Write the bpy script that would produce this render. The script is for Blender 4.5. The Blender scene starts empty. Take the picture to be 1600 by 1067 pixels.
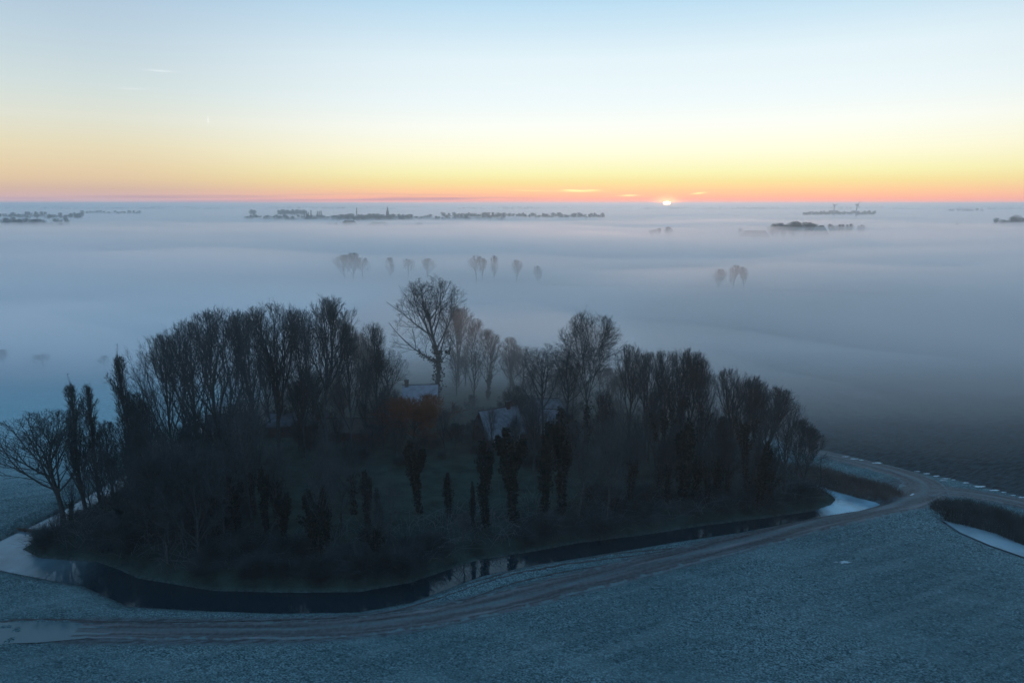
import bpy, math, random
import numpy as np
from mathutils import Vector

# ------------------------------------------------------------------ camera, sky, sun, exposure
S = bpy.context.scene
COL = S.collection
CAM_H = 45.0
PITCH = math.atan(215.5 / 1067.0)
cam = bpy.data.cameras.new('camera'); cam.lens = 24.0; cam.sensor_width = 36.0
cam.clip_start = 0.5; cam.clip_end = 60000
co = bpy.data.objects.new('camera', cam); COL.objects.link(co)
co.location = (0, 0, CAM_H); co.rotation_euler = (math.radians(90) - PITCH, 0, 0)
S.camera = co
S.view_settings.view_transform = 'Standard'; S.view_settings.look = 'None'
S.view_settings.exposure = 0.0; S.view_settings.gamma = 1.0
S.render.engine = 'CYCLES'
cy = S.cycles
cy.volume_bounces = 6; cy.max_bounces = 8; cy.diffuse_bounces = 2; cy.glossy_bounces = 2
cy.transparent_max_bounces = 64; cy.sample_clamp_indirect = 4.0
cy.use_denoising = True
try: cy.denoiser = 'OPENIMAGEDENOISE'
except Exception: pass
cy.use_adaptive_sampling = True; cy.adaptive_threshold = 0.01

SUN_AZ = math.radians(12.53)
FOG_SIGMA = 0.030
FOG_G = 0.55
HAZE_SIGMA = 0.00030
sd = Vector((math.sin(SUN_AZ), math.cos(SUN_AZ), 0))

def lin(c):
    out = []
    for v in c:
        v = v / 255.0
        out.append(v / 12.92 if v <= 0.04045 else ((v + 0.055) / 1.055) ** 2.4)
    return out

def build_world():
    w = bpy.data.worlds.new('World'); S.world = w; w.use_nodes = True
    nt = w.node_tree; N = nt.nodes; L = nt.links
    bg = N['Background']
    tc = N.new('ShaderNodeTexCoord'); sep = N.new('ShaderNodeSeparateXYZ')
    L.new(tc.outputs['Generated'], sep.inputs[0])
    def M(op, a, b=None, c=None, clamp=False):
        n = N.new('ShaderNodeMath'); n.operation = op; n.use_clamp = clamp
        for i, v in enumerate((a, b, c)):
            if v is None: continue
            if isinstance(v, (int, float)): n.inputs[i].default_value = v
            else: L.new(v, n.inputs[i])
        return n.outputs[0]
    x, y, z = sep.outputs
    fac = M('SQRT', M('MAXIMUM', z, 0.0))
    def ramp(stops):
        r = N.new('ShaderNodeValToRGB'); cr = r.color_ramp; L.new(fac, r.inputs[0])
        while len(cr.elements) < len(stops): cr.elements.new(0.5)
        for e, (el, c) in zip(cr.elements, stops): e.position = 0
        for e, (el, c) in zip(cr.elements, stops):
            e.position = math.sqrt(math.sin(math.radians(el)))
            k = c[3] if len(c) > 3 else 1.0
            e.color = (*[v * k for v in lin(c[:3])], 1)
        return r.outputs[0]
    sunny = ramp([(0, (255, 156, 140, 1.3)), (.35, (255, 168, 140, 1.18)), (1.0, (255, 202, 148, 1.08)), (1.7, (254, 232, 160)), (2.4, (254, 248, 184)), (4, (253, 251, 220, 1.05)),
                  (5.9, (250, 253, 243, 1.04)), (8, (240, 251, 253)), (11, (229, 245, 251)), (15.2, (186, 221, 243)),
                  (25, (155, 200, 230)), (50, (130, 176, 212)), (90, (114, 166, 204))])
    side = ramp([(0, (200, 165, 176, 1.25)), (.35, (204, 168, 170, 1.15)), (1.0, (216, 184, 166)), (1.7, (228, 200, 165)), (2.6, (232, 210, 172)), (4, (232, 221, 188)),
                 (5.9, (225, 227, 212)), (8, (210, 223, 222)), (11, (192, 212, 224)), (15.2, (168, 195, 220)),
                 (25, (150, 188, 218)), (50, (130, 174, 208)), (90, (114, 166, 204))])
    back = ramp([(0, (204, 176, 192)), (3, (212, 184, 204)), (8, (200, 196, 218)), (15.2, (174, 192, 220)),
                 (25, (152, 184, 214)), (50, (130, 172, 208)), (90, (114, 166, 204))])
    c = M('ADD', M('MULTIPLY', x, sd.x), M('MULTIPLY', y, sd.y))
    hl = M('SQRT', M('MAXIMUM', M('ADD', M('MULTIPLY', x, x), M('MULTIPLY', y, y)), 1e-6))
    ch = M('DIVIDE', c, hl)
    def mr(v, a, b):
        n = N.new('ShaderNodeMapRange'); n.interpolation_type = 'SMOOTHSTEP'
        L.new(v, n.inputs[0]); n.inputs[1].default_value = a; n.inputs[2].default_value = b
        return n.outputs[0]
    def mix(f, a, b, mode='MIX'):
        n = N.new('ShaderNodeMix'); n.data_type = 'RGBA'; n.blend_type = mode
        if isinstance(f, (int, float)): n.inputs[0].default_value = f
        else: L.new(f, n.inputs[0])
        for s, v in ((n.inputs[6], a), (n.inputs[7], b)):
            if isinstance(v, (tuple, list)): s.default_value = (*v[:3], 1)
            else: L.new(v, s)
        return n.outputs[2]
    col = mix(mr(ch, 0.72, 1.0), side, sunny)
    col = mix(mr(ch, 0.6, -0.6), col, back)
    az = M('ARCTAN2', x, y)
    def pix(u, v):
        f = Vector((u - 800, 1067 * math.cos(PITCH) + (533.5 - v) * math.sin(PITCH), (533.5 - v) * math.cos(PITCH) - 1067 * math.sin(PITCH)))
        f.normalize(); return math.atan2(f.x, f.y), f.z
    # low bank of thin mauve cloud over the horizon, left of the sun
    nz = N.new('ShaderNodeTexNoise'); mp = N.new('ShaderNodeMapping'); L.new(tc.outputs['Generated'], mp.inputs[0])
    mp.inputs['Scale'].default_value = (3, 3, 160); L.new(mp.outputs[0], nz.inputs[0]); nz.inputs['Scale'].default_value = 1.6; nz.inputs['Detail'].default_value = 4
    def blob(u0, v0, du, dv, slope=0.0, k=1.0):
        a0, z0 = pix(u0, v0); wa = du / 1088.0; wz = dv / 1100.0
        da = M('SUBTRACT', az, a0)
        e1 = M('POWER', M('DIVIDE', M('ABSOLUTE', da), wa), 2.0)
        dz = M('SUBTRACT', M('SUBTRACT', z, z0), M('MULTIPLY', da, slope))
        e2 = M('POWER', M('DIVIDE', M('ABSOLUTE', dz), wz), 2.0)
        return M('MULTIPLY', M('EXPONENT', M('MULTIPLY', M('ADD', e1, e2), -1.0)), k)
    bank = M('ADD', blob(640, 309, 150, 4.0, -0.012, 0.75), blob(330, 312, 260, 6.0, 0, 0.6))
    bank = M('MULTIPLY', bank, mr(nz.outputs['Fac'], 0.36, 0.62))
    col = mix(bank, col, lin((168, 140, 168)))
    wisps = None
    for b in ((905, 298.5, 24, 1.6, 0.0, 1.0), (892, 297, 12, 1.0, -.03, .8), (983, 305.5, 12, 1.3, .02, 1.0), (1092, 302, 9, 1.3, .09, 1.0), (828, 298, 30, 1.2, -.02, .35), (926, 297, 10, 1.0, 0, .6)):
        t = blob(*b); wisps = t if wisps is None else M('ADD', wisps, t)
    col = mix(M('MINIMUM', wisps, 1.0), col, (1.15, 1.0, 0.45))
    tr = None
    for b in ((250, 111, 16, 1.1, 0.0, .65), (206, 139, 16, 1.0, 0.05, .35), (325, 188, 1.0, 4, 0, .9), (797, 131, 12, .8, 0, .3), (860, 138, 20, .8, -.1, .25), (1424, 80, 3, .7, 0, -.25)):
        t = blob(*b); tr = t if tr is None else M('ADD', tr, t)
    col = mix(0.35, col, mix(M('MULTIPLY', tr, 1.0), col, (1.2, 1.2, 1.25)), 'MIX')
    col = mix(mr(z, 0.0, -0.004), col, lin((165, 165, 180)))
    # the sun's own disc, half risen, flattened by the air
    a0 = SUN_AZ
    e = M('ADD', M('POWER', M('DIVIDE', M('ABSOLUTE', M('SUBTRACT', az, a0)), math.radians(.31)), 2.0),
          M('POWER', M('DIVIDE', M('ABSOLUTE', M('SUBTRACT', z, 0.0002)), math.radians(.14)), 2.0))
    glow = M('EXPONENT', M('MULTIPLY', M('ADD', M('POWER', M('DIVIDE', M('ABSOLUTE', M('SUBTRACT', az, a0)), math.radians(.85)), 2.0), M('POWER', M('DIVIDE', M('ABSOLUTE', z), math.radians(.42)), 2.0)), -1.0))
    col = mix(glow, col, (3.2, 1.15, .5))
    disc = mr(e, 1.15, 0.75)
    col = mix(disc, col, (SUN_DISC, SUN_DISC * .62, SUN_DISC * .34))
    L.new(col, bg.inputs[0]); bg.inputs[1].default_value = SKY_STRENGTH
SUN_DISC = 30.0
SKY_STRENGTH = 1.0
build_world()

sl = bpy.data.lights.new('sun', 'SUN'); sl.energy = 0.85; sl.angle = math.radians(0.5); sl.color = (1, .55, .35)
so = bpy.data.objects.new('sun', sl); COL.objects.link(so)
se = math.radians(1.2)
so.rotation_euler = Vector((-math.sin(SUN_AZ) * math.cos(se), -math.cos(SUN_AZ) * math.cos(se), -math.sin(se))).to_track_quat('-Z', 'Y').to_euler()

# ------------------------------------------------------------------ helpers
def ray(u, v):
    c, s = math.cos(PITCH), math.sin(PITCH)
    return (u - 800, 1067 * c + (533.5 - v) * s, (533.5 - v) * c - 1067 * s)

def at(u, v, z=0.0):
    """where the ground lies in that direction"""
    rx, ry, rz = ray(u, v); t = (z - CAM_H) / rz
    return (rx * t, ry * t)

def height_at(y, v):
    rx, ry, rz = ray(800, v)
    return CAM_H + rz / ry * y

def PX(pts, z=0.0): return [at(u, v, z) for u, v in pts]

def mat(name, color, rough=0.9, var=0.35, scale=2.0, bump=0.0, spec=0.2, col2=None):
    m = bpy.data.materials.new(name); m.use_nodes = True
    nt = m.node_tree; N = nt.nodes; L = nt.links; b = N['Principled BSDF']
    b.inputs['Roughness'].default_value = rough; b.inputs['Specular IOR Level'].default_value = spec
    g = N.new('ShaderNodeNewGeometry'); n = N.new('ShaderNodeTexNoise'); n.inputs['Scale'].default_value = scale; n.inputs['Detail'].default_value = 5
    L.new(g.outputs['Position'], n.inputs[0])
    r = N.new('ShaderNodeValToRGB'); L.new(n.outputs['Fac'], r.inputs[0])
    a = col2 or [c * (1 - var) for c in color]
    r.color_ramp.elements[0].position = .32; r.color_ramp.elements[0].color = (*a, 1)
    r.color_ramp.elements[1].position = .68; r.color_ramp.elements[1].color = (*([c * (1 + var) for c in color] if not col2 else color), 1)
    L.new(r.outputs[0], b.inputs['Base Color'])
    if bump:
        bp = N.new('ShaderNodeBump'); bp.inputs['Strength'].default_value = bump; bp.inputs['Distance'].default_value = .1
        L.new(n.outputs['Fac'], bp.inputs['Height']); L.new(bp.outputs[0], b.inputs['Normal'])
    return m

M_ = {
    'bark': mat('bark', (.040, .056, .062), scale=3, bump=.4),
    'twig': mat('twig', (.046, .064, .074), scale=.6),
    'twig_dark': mat('twig_dark', (.028, .045, .052), scale=.6),
    'twig_orange': mat('twig_orange', (.14, .065, .035), scale=.8),
    'ivy': mat('ivy', (.006, .016, .015), scale=1.5, rough=.6),
    'brush': mat('brush', (.030, .050, .058), scale=.35, var=.5),
    'reed': mat('reed', (.085, .085, .085), scale=.3, var=.4),
    'frost_roof': mat('frost_roof', (.20, .25, .32), scale=1.2, var=.2),
    'frost_dim': mat('frost_dim', (.065, .09, .12), scale=.9, var=.45),
    'roof_dark': mat('roof_dark', (.045, .048, .055), scale=2.5),
    'thatch': mat('thatch', (.12, .15, .185), scale=1.5, var=.3),
    'brick': mat('brick', (.045, .040, .040), scale=4),
    'white': mat('white_paint', (.42, .48, .52), var=.05),
    'glass': mat('window_glass', (.03, .04, .05), rough=.1, spec=.6),
    'wood': mat('old_wood', (.05, .04, .035), scale=3),
    'stone': mat('church_stone', (.10, .09, .085), scale=.2),
    'steel': mat('painted_steel', (.35, .37, .38), var=.05),
    'far_wood': mat('far_woodland', (.03, .035, .035), scale=.01),
}

for k_ in ('bark', 'twig', 'twig_dark', 'twig_orange', 'brush', 'reed', 'ivy'):
    M_[k_].node_tree.nodes['Principled BSDF'].inputs['Specular IOR Level'].default_value = .04

def mesh_np(name, V, F, material, parent=None, smooth=False, attrs=None):
    V = np.asarray(V, dtype=np.float32); F = np.asarray(F, dtype=np.int32)
    me = bpy.data.meshes.new(name)
    me.vertices.add(len(V)); me.vertices.foreach_set('co', V.ravel())
    k = F.shape[1]
    me.loops.add(F.size); me.loops.foreach_set('vertex_index', F.ravel())
    me.polygons.add(len(F)); me.polygons.foreach_set('loop_start', np.arange(0, F.size, k, dtype=np.int32))
    try: me.polygons.foreach_set('loop_total', np.full(len(F), k, dtype=np.int32))
    except Exception: pass
    me.polygons.foreach_set('use_smooth', np.full(len(F), smooth, dtype=bool))
    for an, av in (attrs or {}).items():
        a = me.attributes.new(an, 'FLOAT', 'POINT'); a.data.foreach_set('value', np.asarray(av, dtype=np.float32))
    me.update(calc_edges=True)
    if material: me.materials.append(material)
    return me

def link(name, me, parent=None, loc=None):
    o = bpy.data.objects.new(name, me); COL.objects.link(o)
    if parent: o.parent = parent
    if loc: o.location = loc
    return o

def tag(o, label=None, cat=None, group=None, kind=None):
    if label: o['label'] = label
    if cat: o['category'] = cat
    if group: o['group'] = group
    if kind: o['kind'] = kind
    return o

def tubes(P0, P1, R0, R1, k=3, seed=0):
    P0 = np.asarray(P0, float); P1 = np.asarray(P1, float); R0 = np.asarray(R0, float); R1 = np.asarray(R1, float)
    D = P1 - P0; D /= np.maximum(np.linalg.norm(D, axis=1, keepdims=True), 1e-9)
    up = np.where(np.abs(D[:, 2:3]) > .9, np.array([[1., 0, 0]]), np.array([[0, 0, 1.]]))
    A = np.cross(D, up); A /= np.linalg.norm(A, axis=1, keepdims=True); B = np.cross(D, A)
    n = len(P0); th = np.arange(k) * 2 * math.pi / k
    ring = A[:, None, :] * np.cos(th)[None, :, None] + B[:, None, :] * np.sin(th)[None, :, None]
    V = np.concatenate([P0[:, None, :] + ring * R0[:, None, None], P1[:, None, :] + ring * R1[:, None, None]], axis=1)
    base = (np.arange(n) * 2 * k)[:, None]; i = np.arange(k); j = (i + 1) % k
    F = np.stack([base + i, base + j, base + k + j, base + k + i], axis=2).reshape(-1, 4)
    return V.reshape(-1, 3), F

def merge(parts):
    Vs, Fs, o = [], [], 0
    for V, F in parts:
        if len(V) == 0: continue
        Vs.append(V); Fs.append(np.asarray(F) + o); o += len(V)
    return np.concatenate(Vs), np.concatenate(Fs)

def seg_mesh(name, segs, material, thick=0.09):
    a = np.array(segs, float)
    big = np.maximum(a[:, 6], a[:, 7]) > thick
    parts = []
    if big.any(): parts.append(tubes(a[big, 0:3], a[big, 3:6], a[big, 6], a[big, 7], 6))
    if (~big).any(): parts.append(tubes(a[~big, 0:3], a[~big, 3:6], a[~big, 6], a[~big, 7], 3))
    V, F = merge(parts)
    return mesh_np(name, V, F, material)

def leaves(rng, centers, size, n):
    C = np.asarray(centers)
    A = rng.normal(size=(n, 3)); A /= np.linalg.norm(A, axis=1, keepdims=True)
    B = np.cross(A, rng.normal(size=(n, 3))); B /= np.linalg.norm(B, axis=1, keepdims=True)
    s = size * rng.uniform(.5, 1.3, (n, 1)); A = A * s; B = B * s * .7
    V = np.stack([C - A, C - B, C + A, C + B], axis=1).reshape(-1, 3)
    F = (np.arange(n) * 4)[:, None] + np.arange(4)
    return V, F

# ------------------------------------------------------------------ tree growing
STYLES = {
  'vase':     dict(H=24, clear=.20, R=8.0, ang=(34, 28, 28, 32), trop=(.0, .20, .15, .10), nb=(16, 12, 8, 5), ratio=(.8, .46, .42, .50), lead=.86, zc=.60, rz=.42),
  'fan':      dict(H=25, clear=.24, R=6.6, ang=(28, 24, 22, 24), trop=(.0, .26, .24, .18), nb=(15, 12, 8, 5), ratio=(.9, .44, .44, .52), lead=.86, zc=.61, rz=.41),
  'spread':   dict(H=24, clear=.34, R=8.2, ang=(52, 38, 38, 40), trop=(.0, .12, .08, .05), nb=(14, 11, 8, 6), ratio=(.8, .45, .42, .5), lead=.8, zc=.62, rz=.40),
  'fork':     dict(H=24, clear=.36, R=7.8, ang=(34, 34, 36, 40), trop=(.0, .14, .08, .03), nb=(7, 18, 11, 8), ratio=(1., .48, .45, .5), lead=.45, zc=.64, rz=.38),
  'open':     dict(H=17, clear=.18, R=7.4, ang=(55, 40, 40, 42), trop=(.0, .09, .05, .02), nb=(15, 11, 8, 4), ratio=(.8, .45, .45, .5), lead=.9, zc=.54, rz=.50),
  'column':   dict(H=24, clear=.08, R=2.5, ang=(20, 18, 20, 22), trop=(.0, .32, .22, .14), nb=(44, 9, 6, 4), ratio=(.34, .4, .45, .5), lead=1.0, zc=.55, rz=.47),
  'slim':     dict(H=17, clear=.20, R=4.2, ang=(36, 30, 30, 32), trop=(.0, .2, .14, .1), nb=(20, 9, 7, 4), ratio=(.5, .45, .45, .55), lead=.86, zc=.58, rz=.44),
  'willow':   dict(H=9, clear=.20, R=4.4, ang=(48, 30, 26, 26), trop=(.0, .12, .12, .08), nb=(20, 12, 8, 5), ratio=(.9, .45, .45, .5), lead=.7, zc=.55, rz=.48),
  'small':    dict(H=9, clear=.12, R=4.0, ang=(42, 32, 32, 32), trop=(.0, .14, .1, .08), nb=(16, 9, 8, 5), ratio=(.75, .45, .45, .5), lead=.9, zc=.55, rz=.46),
}
def grow_tree(style, seed):
    st = STYLES[style]; rnd = random.Random(seed); segs = []
    H = st['H']; R = st['R']; zc = st['zc'] * H; rz = st['rz'] * H
    ph = [rnd.uniform(0, 6.28) for _ in range(3)]
    def room(p, d):
        az = math.atan2(p[1] + d[1], p[0] + d[0])
        Rr = R * (1 + .14 * math.sin(2 * az + ph[0]) + .10 * math.sin(3 * az + ph[1]))
        px, py, pz = p[0] / Rr, p[1] / Rr, (p[2] - zc) / rz
        dx, dy, dz = d[0] / Rr, d[1] / Rr, d[2] / rz
        A = dx * dx + dy * dy + dz * dz; B = px * dx + py * dy + pz * dz; C = px * px + py * py + pz * pz - 1
        disc = B * B - A * C
        if disc <= 0: return .4
        return max(.4, (-B + math.sqrt(disc)) / A)
    g = rnd.gauss
    def norm(d):
        l = math.sqrt(d[0] ** 2 + d[1] ** 2 + d[2] ** 2) or 1; return (d[0] / l, d[1] / l, d[2] / l)
    wig = (.05, .10, .14, .18, .2)
    def branch(p, d, Ln, r, lev):
        n = (9, 6, 4, 2, 1)[lev]; pts = [(p, d, r)]; rend = r * (.35 if lev == 0 else .3 if lev < 3 else .6)
        tr = (st['trop'] + (.02,))[lev]
        for i in range(n):
            w = wig[lev] * (.4 if style == 'column' and lev == 0 else 1)
            if lev == 0: d = norm((d[0] + g(0, w) - p[0] * .10, d[1] + g(0, w) - p[1] * .10, d[2]))
            else: d = norm((d[0] + g(0, w), d[1] + g(0, w), d[2] + g(0, w) * .6 + tr))
            q = (p[0] + d[0] * Ln / n, p[1] + d[1] * Ln / n, p[2] + d[2] * Ln / n)
            ra = r + (rend - r) * i / n; rb = r + (rend - r) * (i + 1) / n
            segs.append((*p, *q, ra, rb, lev)); p = q; pts.append((p, d, rb))
        if lev >= 4 or lev >= len(st['nb']): return
        nbr = st['nb'][lev]; t0 = (st['clear'] / max(st['lead'] * .92, .1) if lev == 0 else .18)
        a0 = rnd.uniform(0, 6.28)
        for k in range(nbr):
            t = t0 + (1 - t0) * ((k + rnd.uniform(.1, .9)) / nbr)
            if style == 'fork' and lev == 0: t = rnd.uniform(.72, 1.0)
            if lev > 0 and rnd.random() < .12: continue
            f = min(t * n, n - .001); i = int(f); f -= i
            pa, da, rr = pts[i]; pb = pts[i + 1][0]
            pp = tuple(pa[c] + (pb[c] - pa[c]) * f for c in range(3)); rr = rr + (pts[i + 1][2] - rr) * f
            ang = math.radians(st['ang'][lev] * rnd.uniform(.7, 1.25))
            if lev == 0: ang *= 1.25 - .6 * t
            phi = a0 + k * 2.4 + rnd.uniform(-.4, .4)
            ax = norm((-da[1], da[0], .001)) if abs(da[2]) < .95 else (1, 0, 0)
            by = (da[1] * ax[2] - da[2] * ax[1], da[2] * ax[0] - da[0] * ax[2], da[0] * ax[1] - da[1] * ax[0])
            s, c = math.sin(ang), math.cos(ang)
            dd = norm(tuple(da[j] * c + s * (ax[j] * math.cos(phi) + by[j] * math.sin(phi)) for j in range(3)))
            if lev == 0 and dd[2] < -.05: dd = norm((dd[0], dd[1], .05))
            rm = room(pp, dd)
            if lev and rm < .5 + .25 * (3 - lev) and rnd.random() < .85: continue
            if lev == 0:
                L2 = rm * rnd.uniform(.82, 1.04)
                if style == 'column': L2 = min(L2 * 1.6, H * .28 * (1.15 - t * .7))
            else:
                L2 = min(Ln * st['ratio'][lev] * (1.25 - .6 * t) * rnd.uniform(.7, 1.2), rm * 1.1)
            r2 = min(rr * .62, .010 * L2 + .006) if lev > 0 else min(rr * .6, .013 * L2 + .015)
            branch(pp, dd, max(L2, .35), max(r2, (.03, .019, .0165, .0155)[lev]), lev + 1)
    branch((0, 0, -.3), norm((g(0, .03), g(0, .03), 1)), H * st['lead'] * .95, H * .0125 if style != 'spread' else H * .018, 0)
    return segs, rnd

def ivy_mesh(name, segs, seed, top, rmul=1.0, dens=20):
    rng = np.random.default_rng(seed); C = []
    for s in segs:
        if s[8] > 1 or max(s[2], s[5]) > top: continue
        if s[8] == 1 and rng.random() < .35: continue
        p0 = np.array(s[:3]); p1 = np.array(s[3:6]); Ls = np.linalg.norm(p1 - p0); rr = max(s[6], .1) + (.45 if s[8] == 0 else .28) * rmul
        rr *= rng.uniform(.7, 1.35)
        n = int(Ls * dens * (3.2 if s[8] == 0 else 1.5)); t = rng.random((n, 1)); d = rng.normal(size=(n, 3)); d /= np.linalg.norm(d, axis=1, keepdims=True)
        C.append(p0 + (p1 - p0) * t + d * rr * rng.uniform(.3, 1.1, (n, 1)))
    C = np.concatenate(C); V, F = leaves(rng, C, .21, len(C))
    return mesh_np(name, V, F, M_['ivy'])

PROTO = {}
def proto(key, style, seed, twig='twig', ivy=0.0, rmul=1.0, keep=1.0):
    segs, rnd = grow_tree(style, seed)
    tr = [s for s in segs if s[8] == 0 or (s[8] == 1)]
    tw = [s for s in segs if s[8] >= 2]
    if keep < 1: tw = [s for s in tw if rnd.random() < keep]
    d = [('trunk', seg_mesh('trunk', tr, M_['bark']))]
    if tw: d.append(('crown', seg_mesh('crown', tw, M_[twig], .03)))
    if ivy: d.append(('ivy', ivy_mesh('ivy', segs, seed, ivy * STYLES[style]['H'], rmul)))
    zt = max(s[5] for s in segs); rx = np.percentile([math.hypot(s[3], s[4]) for s in segs], 97)
    PROTO[key] = (d, zt, rx)

for k_, a_ in {
    'vase1': ('vase', 3), 'vase2': ('vase', 14), 'fan1': ('fan', 21), 'fan2': ('fan', 35), 'fan3': ('fan', 48),
    'big': ('spread', 52, 'twig', .50, 1.6), 'fork': ('fork', 66, 'twig_dark', .34, 1.4), 'open': ('vase', 271, 'twig_dark'),
    'spread2': ('spread', 83), 'col1': ('column', 91, 'twig_dark'), 'col2': ('column', 97, 'twig_dark'), 'slim1': ('slim', 101, 'twig_dark', .0), 'slim2': ('slim', 112, 'twig_dark', .4, .8),
    'slim3': ('slim', 118), 'willow': ('willow', 131, 'twig_orange'), 'small1': ('small', 142, 'twig_dark'), 'small2': ('small', 155),
    'vine1': ('vase', 161, 'twig_dark', .62, 1.5), 'vine2': ('fan', 172, 'twig_dark', .66, 1.4)}.items():
    proto(k_, *a_)
for k_, st_, sd_, tw_, iv_, kp_ in (('thin1', 'slim', 201, 'twig', 0, .42), ('thin2', 'slim', 207, 'twig_dark', .55, .30), ('thin3', 'fan', 213, 'twig', 0, .38), ('thin4', 'vase', 219, 'twig_dark', 0, .36), ('thin5', 'open', 226, 'twig', 0, .40), ('thin6', 'fan', 231, 'twig_dark', .6, .30)):
    proto(k_, st_, sd_, tw_, iv_, 1.5, keep=kp_)

def ivy_pole(key, seed, H=13, fork=False):
    """a topped, ivy-smothered trunk: irregular leafy column"""
    rnd = random.Random(seed); rng = np.random.default_rng(seed)
    segs = []; p = (0, 0, -.3); n = 9
    stems = [((0, 0, -.3), (rnd.gauss(0, .04), rnd.gauss(0, .04), 1), H, .26)]
    if fork: stems.append(((0, 0, H * .35), (.28, .08, 1), H * .5, .16))
    stems.append(((0, 0, H * .55), (-.3, .1, 1), H * .3, .12))
    C = []
    for (p, d, Ln, r) in stems:
        for i in range(n):
            q = tuple(p[j] + (d[j] + rnd.gauss(0, .05) * (j < 2)) * Ln / n for j in range(3))
            segs.append((*p, *q, r * (1 - .6 * i / n), r * (1 - .6 * (i + 1) / n), 0))
            t = (i + 1) / n; w = (.30 + .75 * math.sin(min(t * 1.25, 1) * math.pi * .62) ** 1.3) * rnd.uniform(.6, 1.25) * (1.0 if r > .2 else .7)
            if i == n - 1: w *= .6
            m = int(210 * (w + .25)); dd = rng.normal(size=(m, 3)); dd /= np.linalg.norm(dd, axis=1, keepdims=True)
            C.append(np.array(p) + (np.array(q) - np.array(p)) * rng.random((m, 1)) + dd * np.array([w, w, w * .8]) * rng.uniform(.35, 1.1, (m, 1)))
            p = q
    tw = []
    for _ in range(26):
        z = rnd.uniform(.3, 1.0) * H; a = rnd.uniform(0, 6.28); Lt = rnd.uniform(.8, 2.6)
        p = (0, 0, z); d = (math.cos(a), math.sin(a), rnd.uniform(.2, 1.2))
        for i in range(3):
            q = tuple(p[j] + (d[j] + rnd.gauss(0, .2)) * Lt / 3 for j in range(3)); tw.append((*p, *q, .03 - .008 * i, .022 - .007 * i, 2)); p = q
    C = np.concatenate(C); V, F = leaves(rng, C, .19, len(C))
    PROTO[key] = ([('trunk', seg_mesh('trunk', segs, M_['bark'])), ('branches', seg_mesh('branches', tw, M_['twig_dark'])), ('ivy', mesh_np('ivy', V, F, M_['ivy']))], H + .4, 1.2)
ivy_pole('pole1', 5); ivy_pole('pole2', 8, fork=True); ivy_pole('pole3', 12, 13)

def bush(key, seed, R=2.2, Hh=2.6, n=260, material='brush'):
    rnd = random.Random(seed); segs = []
    for _ in range(n):
        a = rnd.uniform(0, 6.28); r0 = abs(rnd.gauss(0, .35)) * R * .6
        p = (r0 * math.cos(a), r0 * math.sin(a), -.1); el = rnd.uniform(.35, 1.5); b = a + rnd.gauss(0, .7)
        d = [math.cos(b) * math.cos(el), math.sin(b) * math.cos(el), math.sin(el)]
        Ls = R * rnd.uniform(.6, 1.25) * (Hh / R if el > 1 else 1); m = 5; r = rnd.uniform(.012, .03)
        for i in range(m):
            q = tuple(p[j] + d[j] * Ls / m for j in range(3)); segs.append((*p, *q, r * (1 - i / m * .7), r * (1 - (i + 1) / m * .7), 2))
            if i > 0:
                for _k in range(3):
                    e = [d[j] + rnd.gauss(0, .7) for j in range(3)]; e[2] += .2; Lk = rnd.uniform(.2, .7)
                    segs.append((*p, p[0] + e[0] * Lk, p[1] + e[1] * Lk, p[2] + e[2] * Lk, r * .6, .006, 3))
            d[2] -= rnd.uniform(0, .22); d[0] += rnd.gauss(0, .15); d[1] += rnd.gauss(0, .15); p = q
    PROTO[key] = ([(None, seg_mesh('shrub', segs, M_[material]))], Hh, R)
bush('bush1', 1); bush('bush2', 2, 2.8, 2.2); bush('bush3', 3, 1.8, 3.6)

def plant(key, name, x, y, h, label, cat='tree', group=None, wid=None, rot=None, z=0.0, lean=(0, 0)):
    parts, zt, rx = PROTO[key]
    rnd = random.Random(int(x * 131 + y * 17 + h * 7))
    s = h / zt; sw = wid / 2 / rx if wid else s
    if len(parts) == 1 and parts[0][0] is None:
        root = bpy.data.objects.new(name, parts[0][1])
    else:
        root = bpy.data.objects.new(name, None); root.empty_display_size = .5
    COL.objects.link(root)
    root.location = (x, y, z); root.scale = (sw, sw, s); root.rotation_euler = (lean[0], lean[1], rnd.uniform(0, 6.28) if rot is None else rot)
    tag(root, label, cat, group)
    if root.type == 'EMPTY':
        for nm, me in parts: link(nm, me, root)
    return root

# ------------------------------------------------------------------ the lie of the land
ISLAND = PX([(32, 848), (60, 862), (150, 868), (185, 880), (215, 893), (330, 912), (440, 915), (560, 914), (640, 900), (700, 880), (750, 864), (830, 852), (900, 839), (1000, 827),
             (1100, 812), (1200, 800), (1270, 790), (1300, 780), (1308, 772), (1300, 764), (1283, 755)]) + \
    [(46, 122), (44, 150), (30, 183), (0, 196), (-35, 192), (-55, 168), (-61, 140)] + PX([(175, 762), (140, 784), (100, 806), (70, 826)])
OUTER = PX([(-110, 882), (0, 880), (60, 892), (130, 905), (200, 935), (300, 941), (440, 946), (560, 944), (640, 930), (700, 908), (750, 889), (830, 873), (900, 862), (1000, 846), (1060, 836),
            (1150, 823), (1285, 798), (1345, 789), (1382, 779), (1340, 769), (1300, 757), (1255, 738)]) + \
    [(43, 121), (40, 145), (25, 175), (0, 185), (-35, 182), (-52, 165), (-64.5, 142)] + PX([(152, 758), (100, 788), (50, 812), (0, 835)])
DITCH = PX([(1478, 808), (1510, 815), (1560, 828), (1600, 845), (1750, 905), (1750, 930), (1600, 862), (1550, 845), (1505, 826)])
PLOUGH = PX([(1150, 672), (1310, 712), (1400, 733), (1500, 752), (1600, 777), (1760, 815)]) + [(330, 120), (420, 330), (120, 420), (40, 260), (42, 215)]

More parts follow.
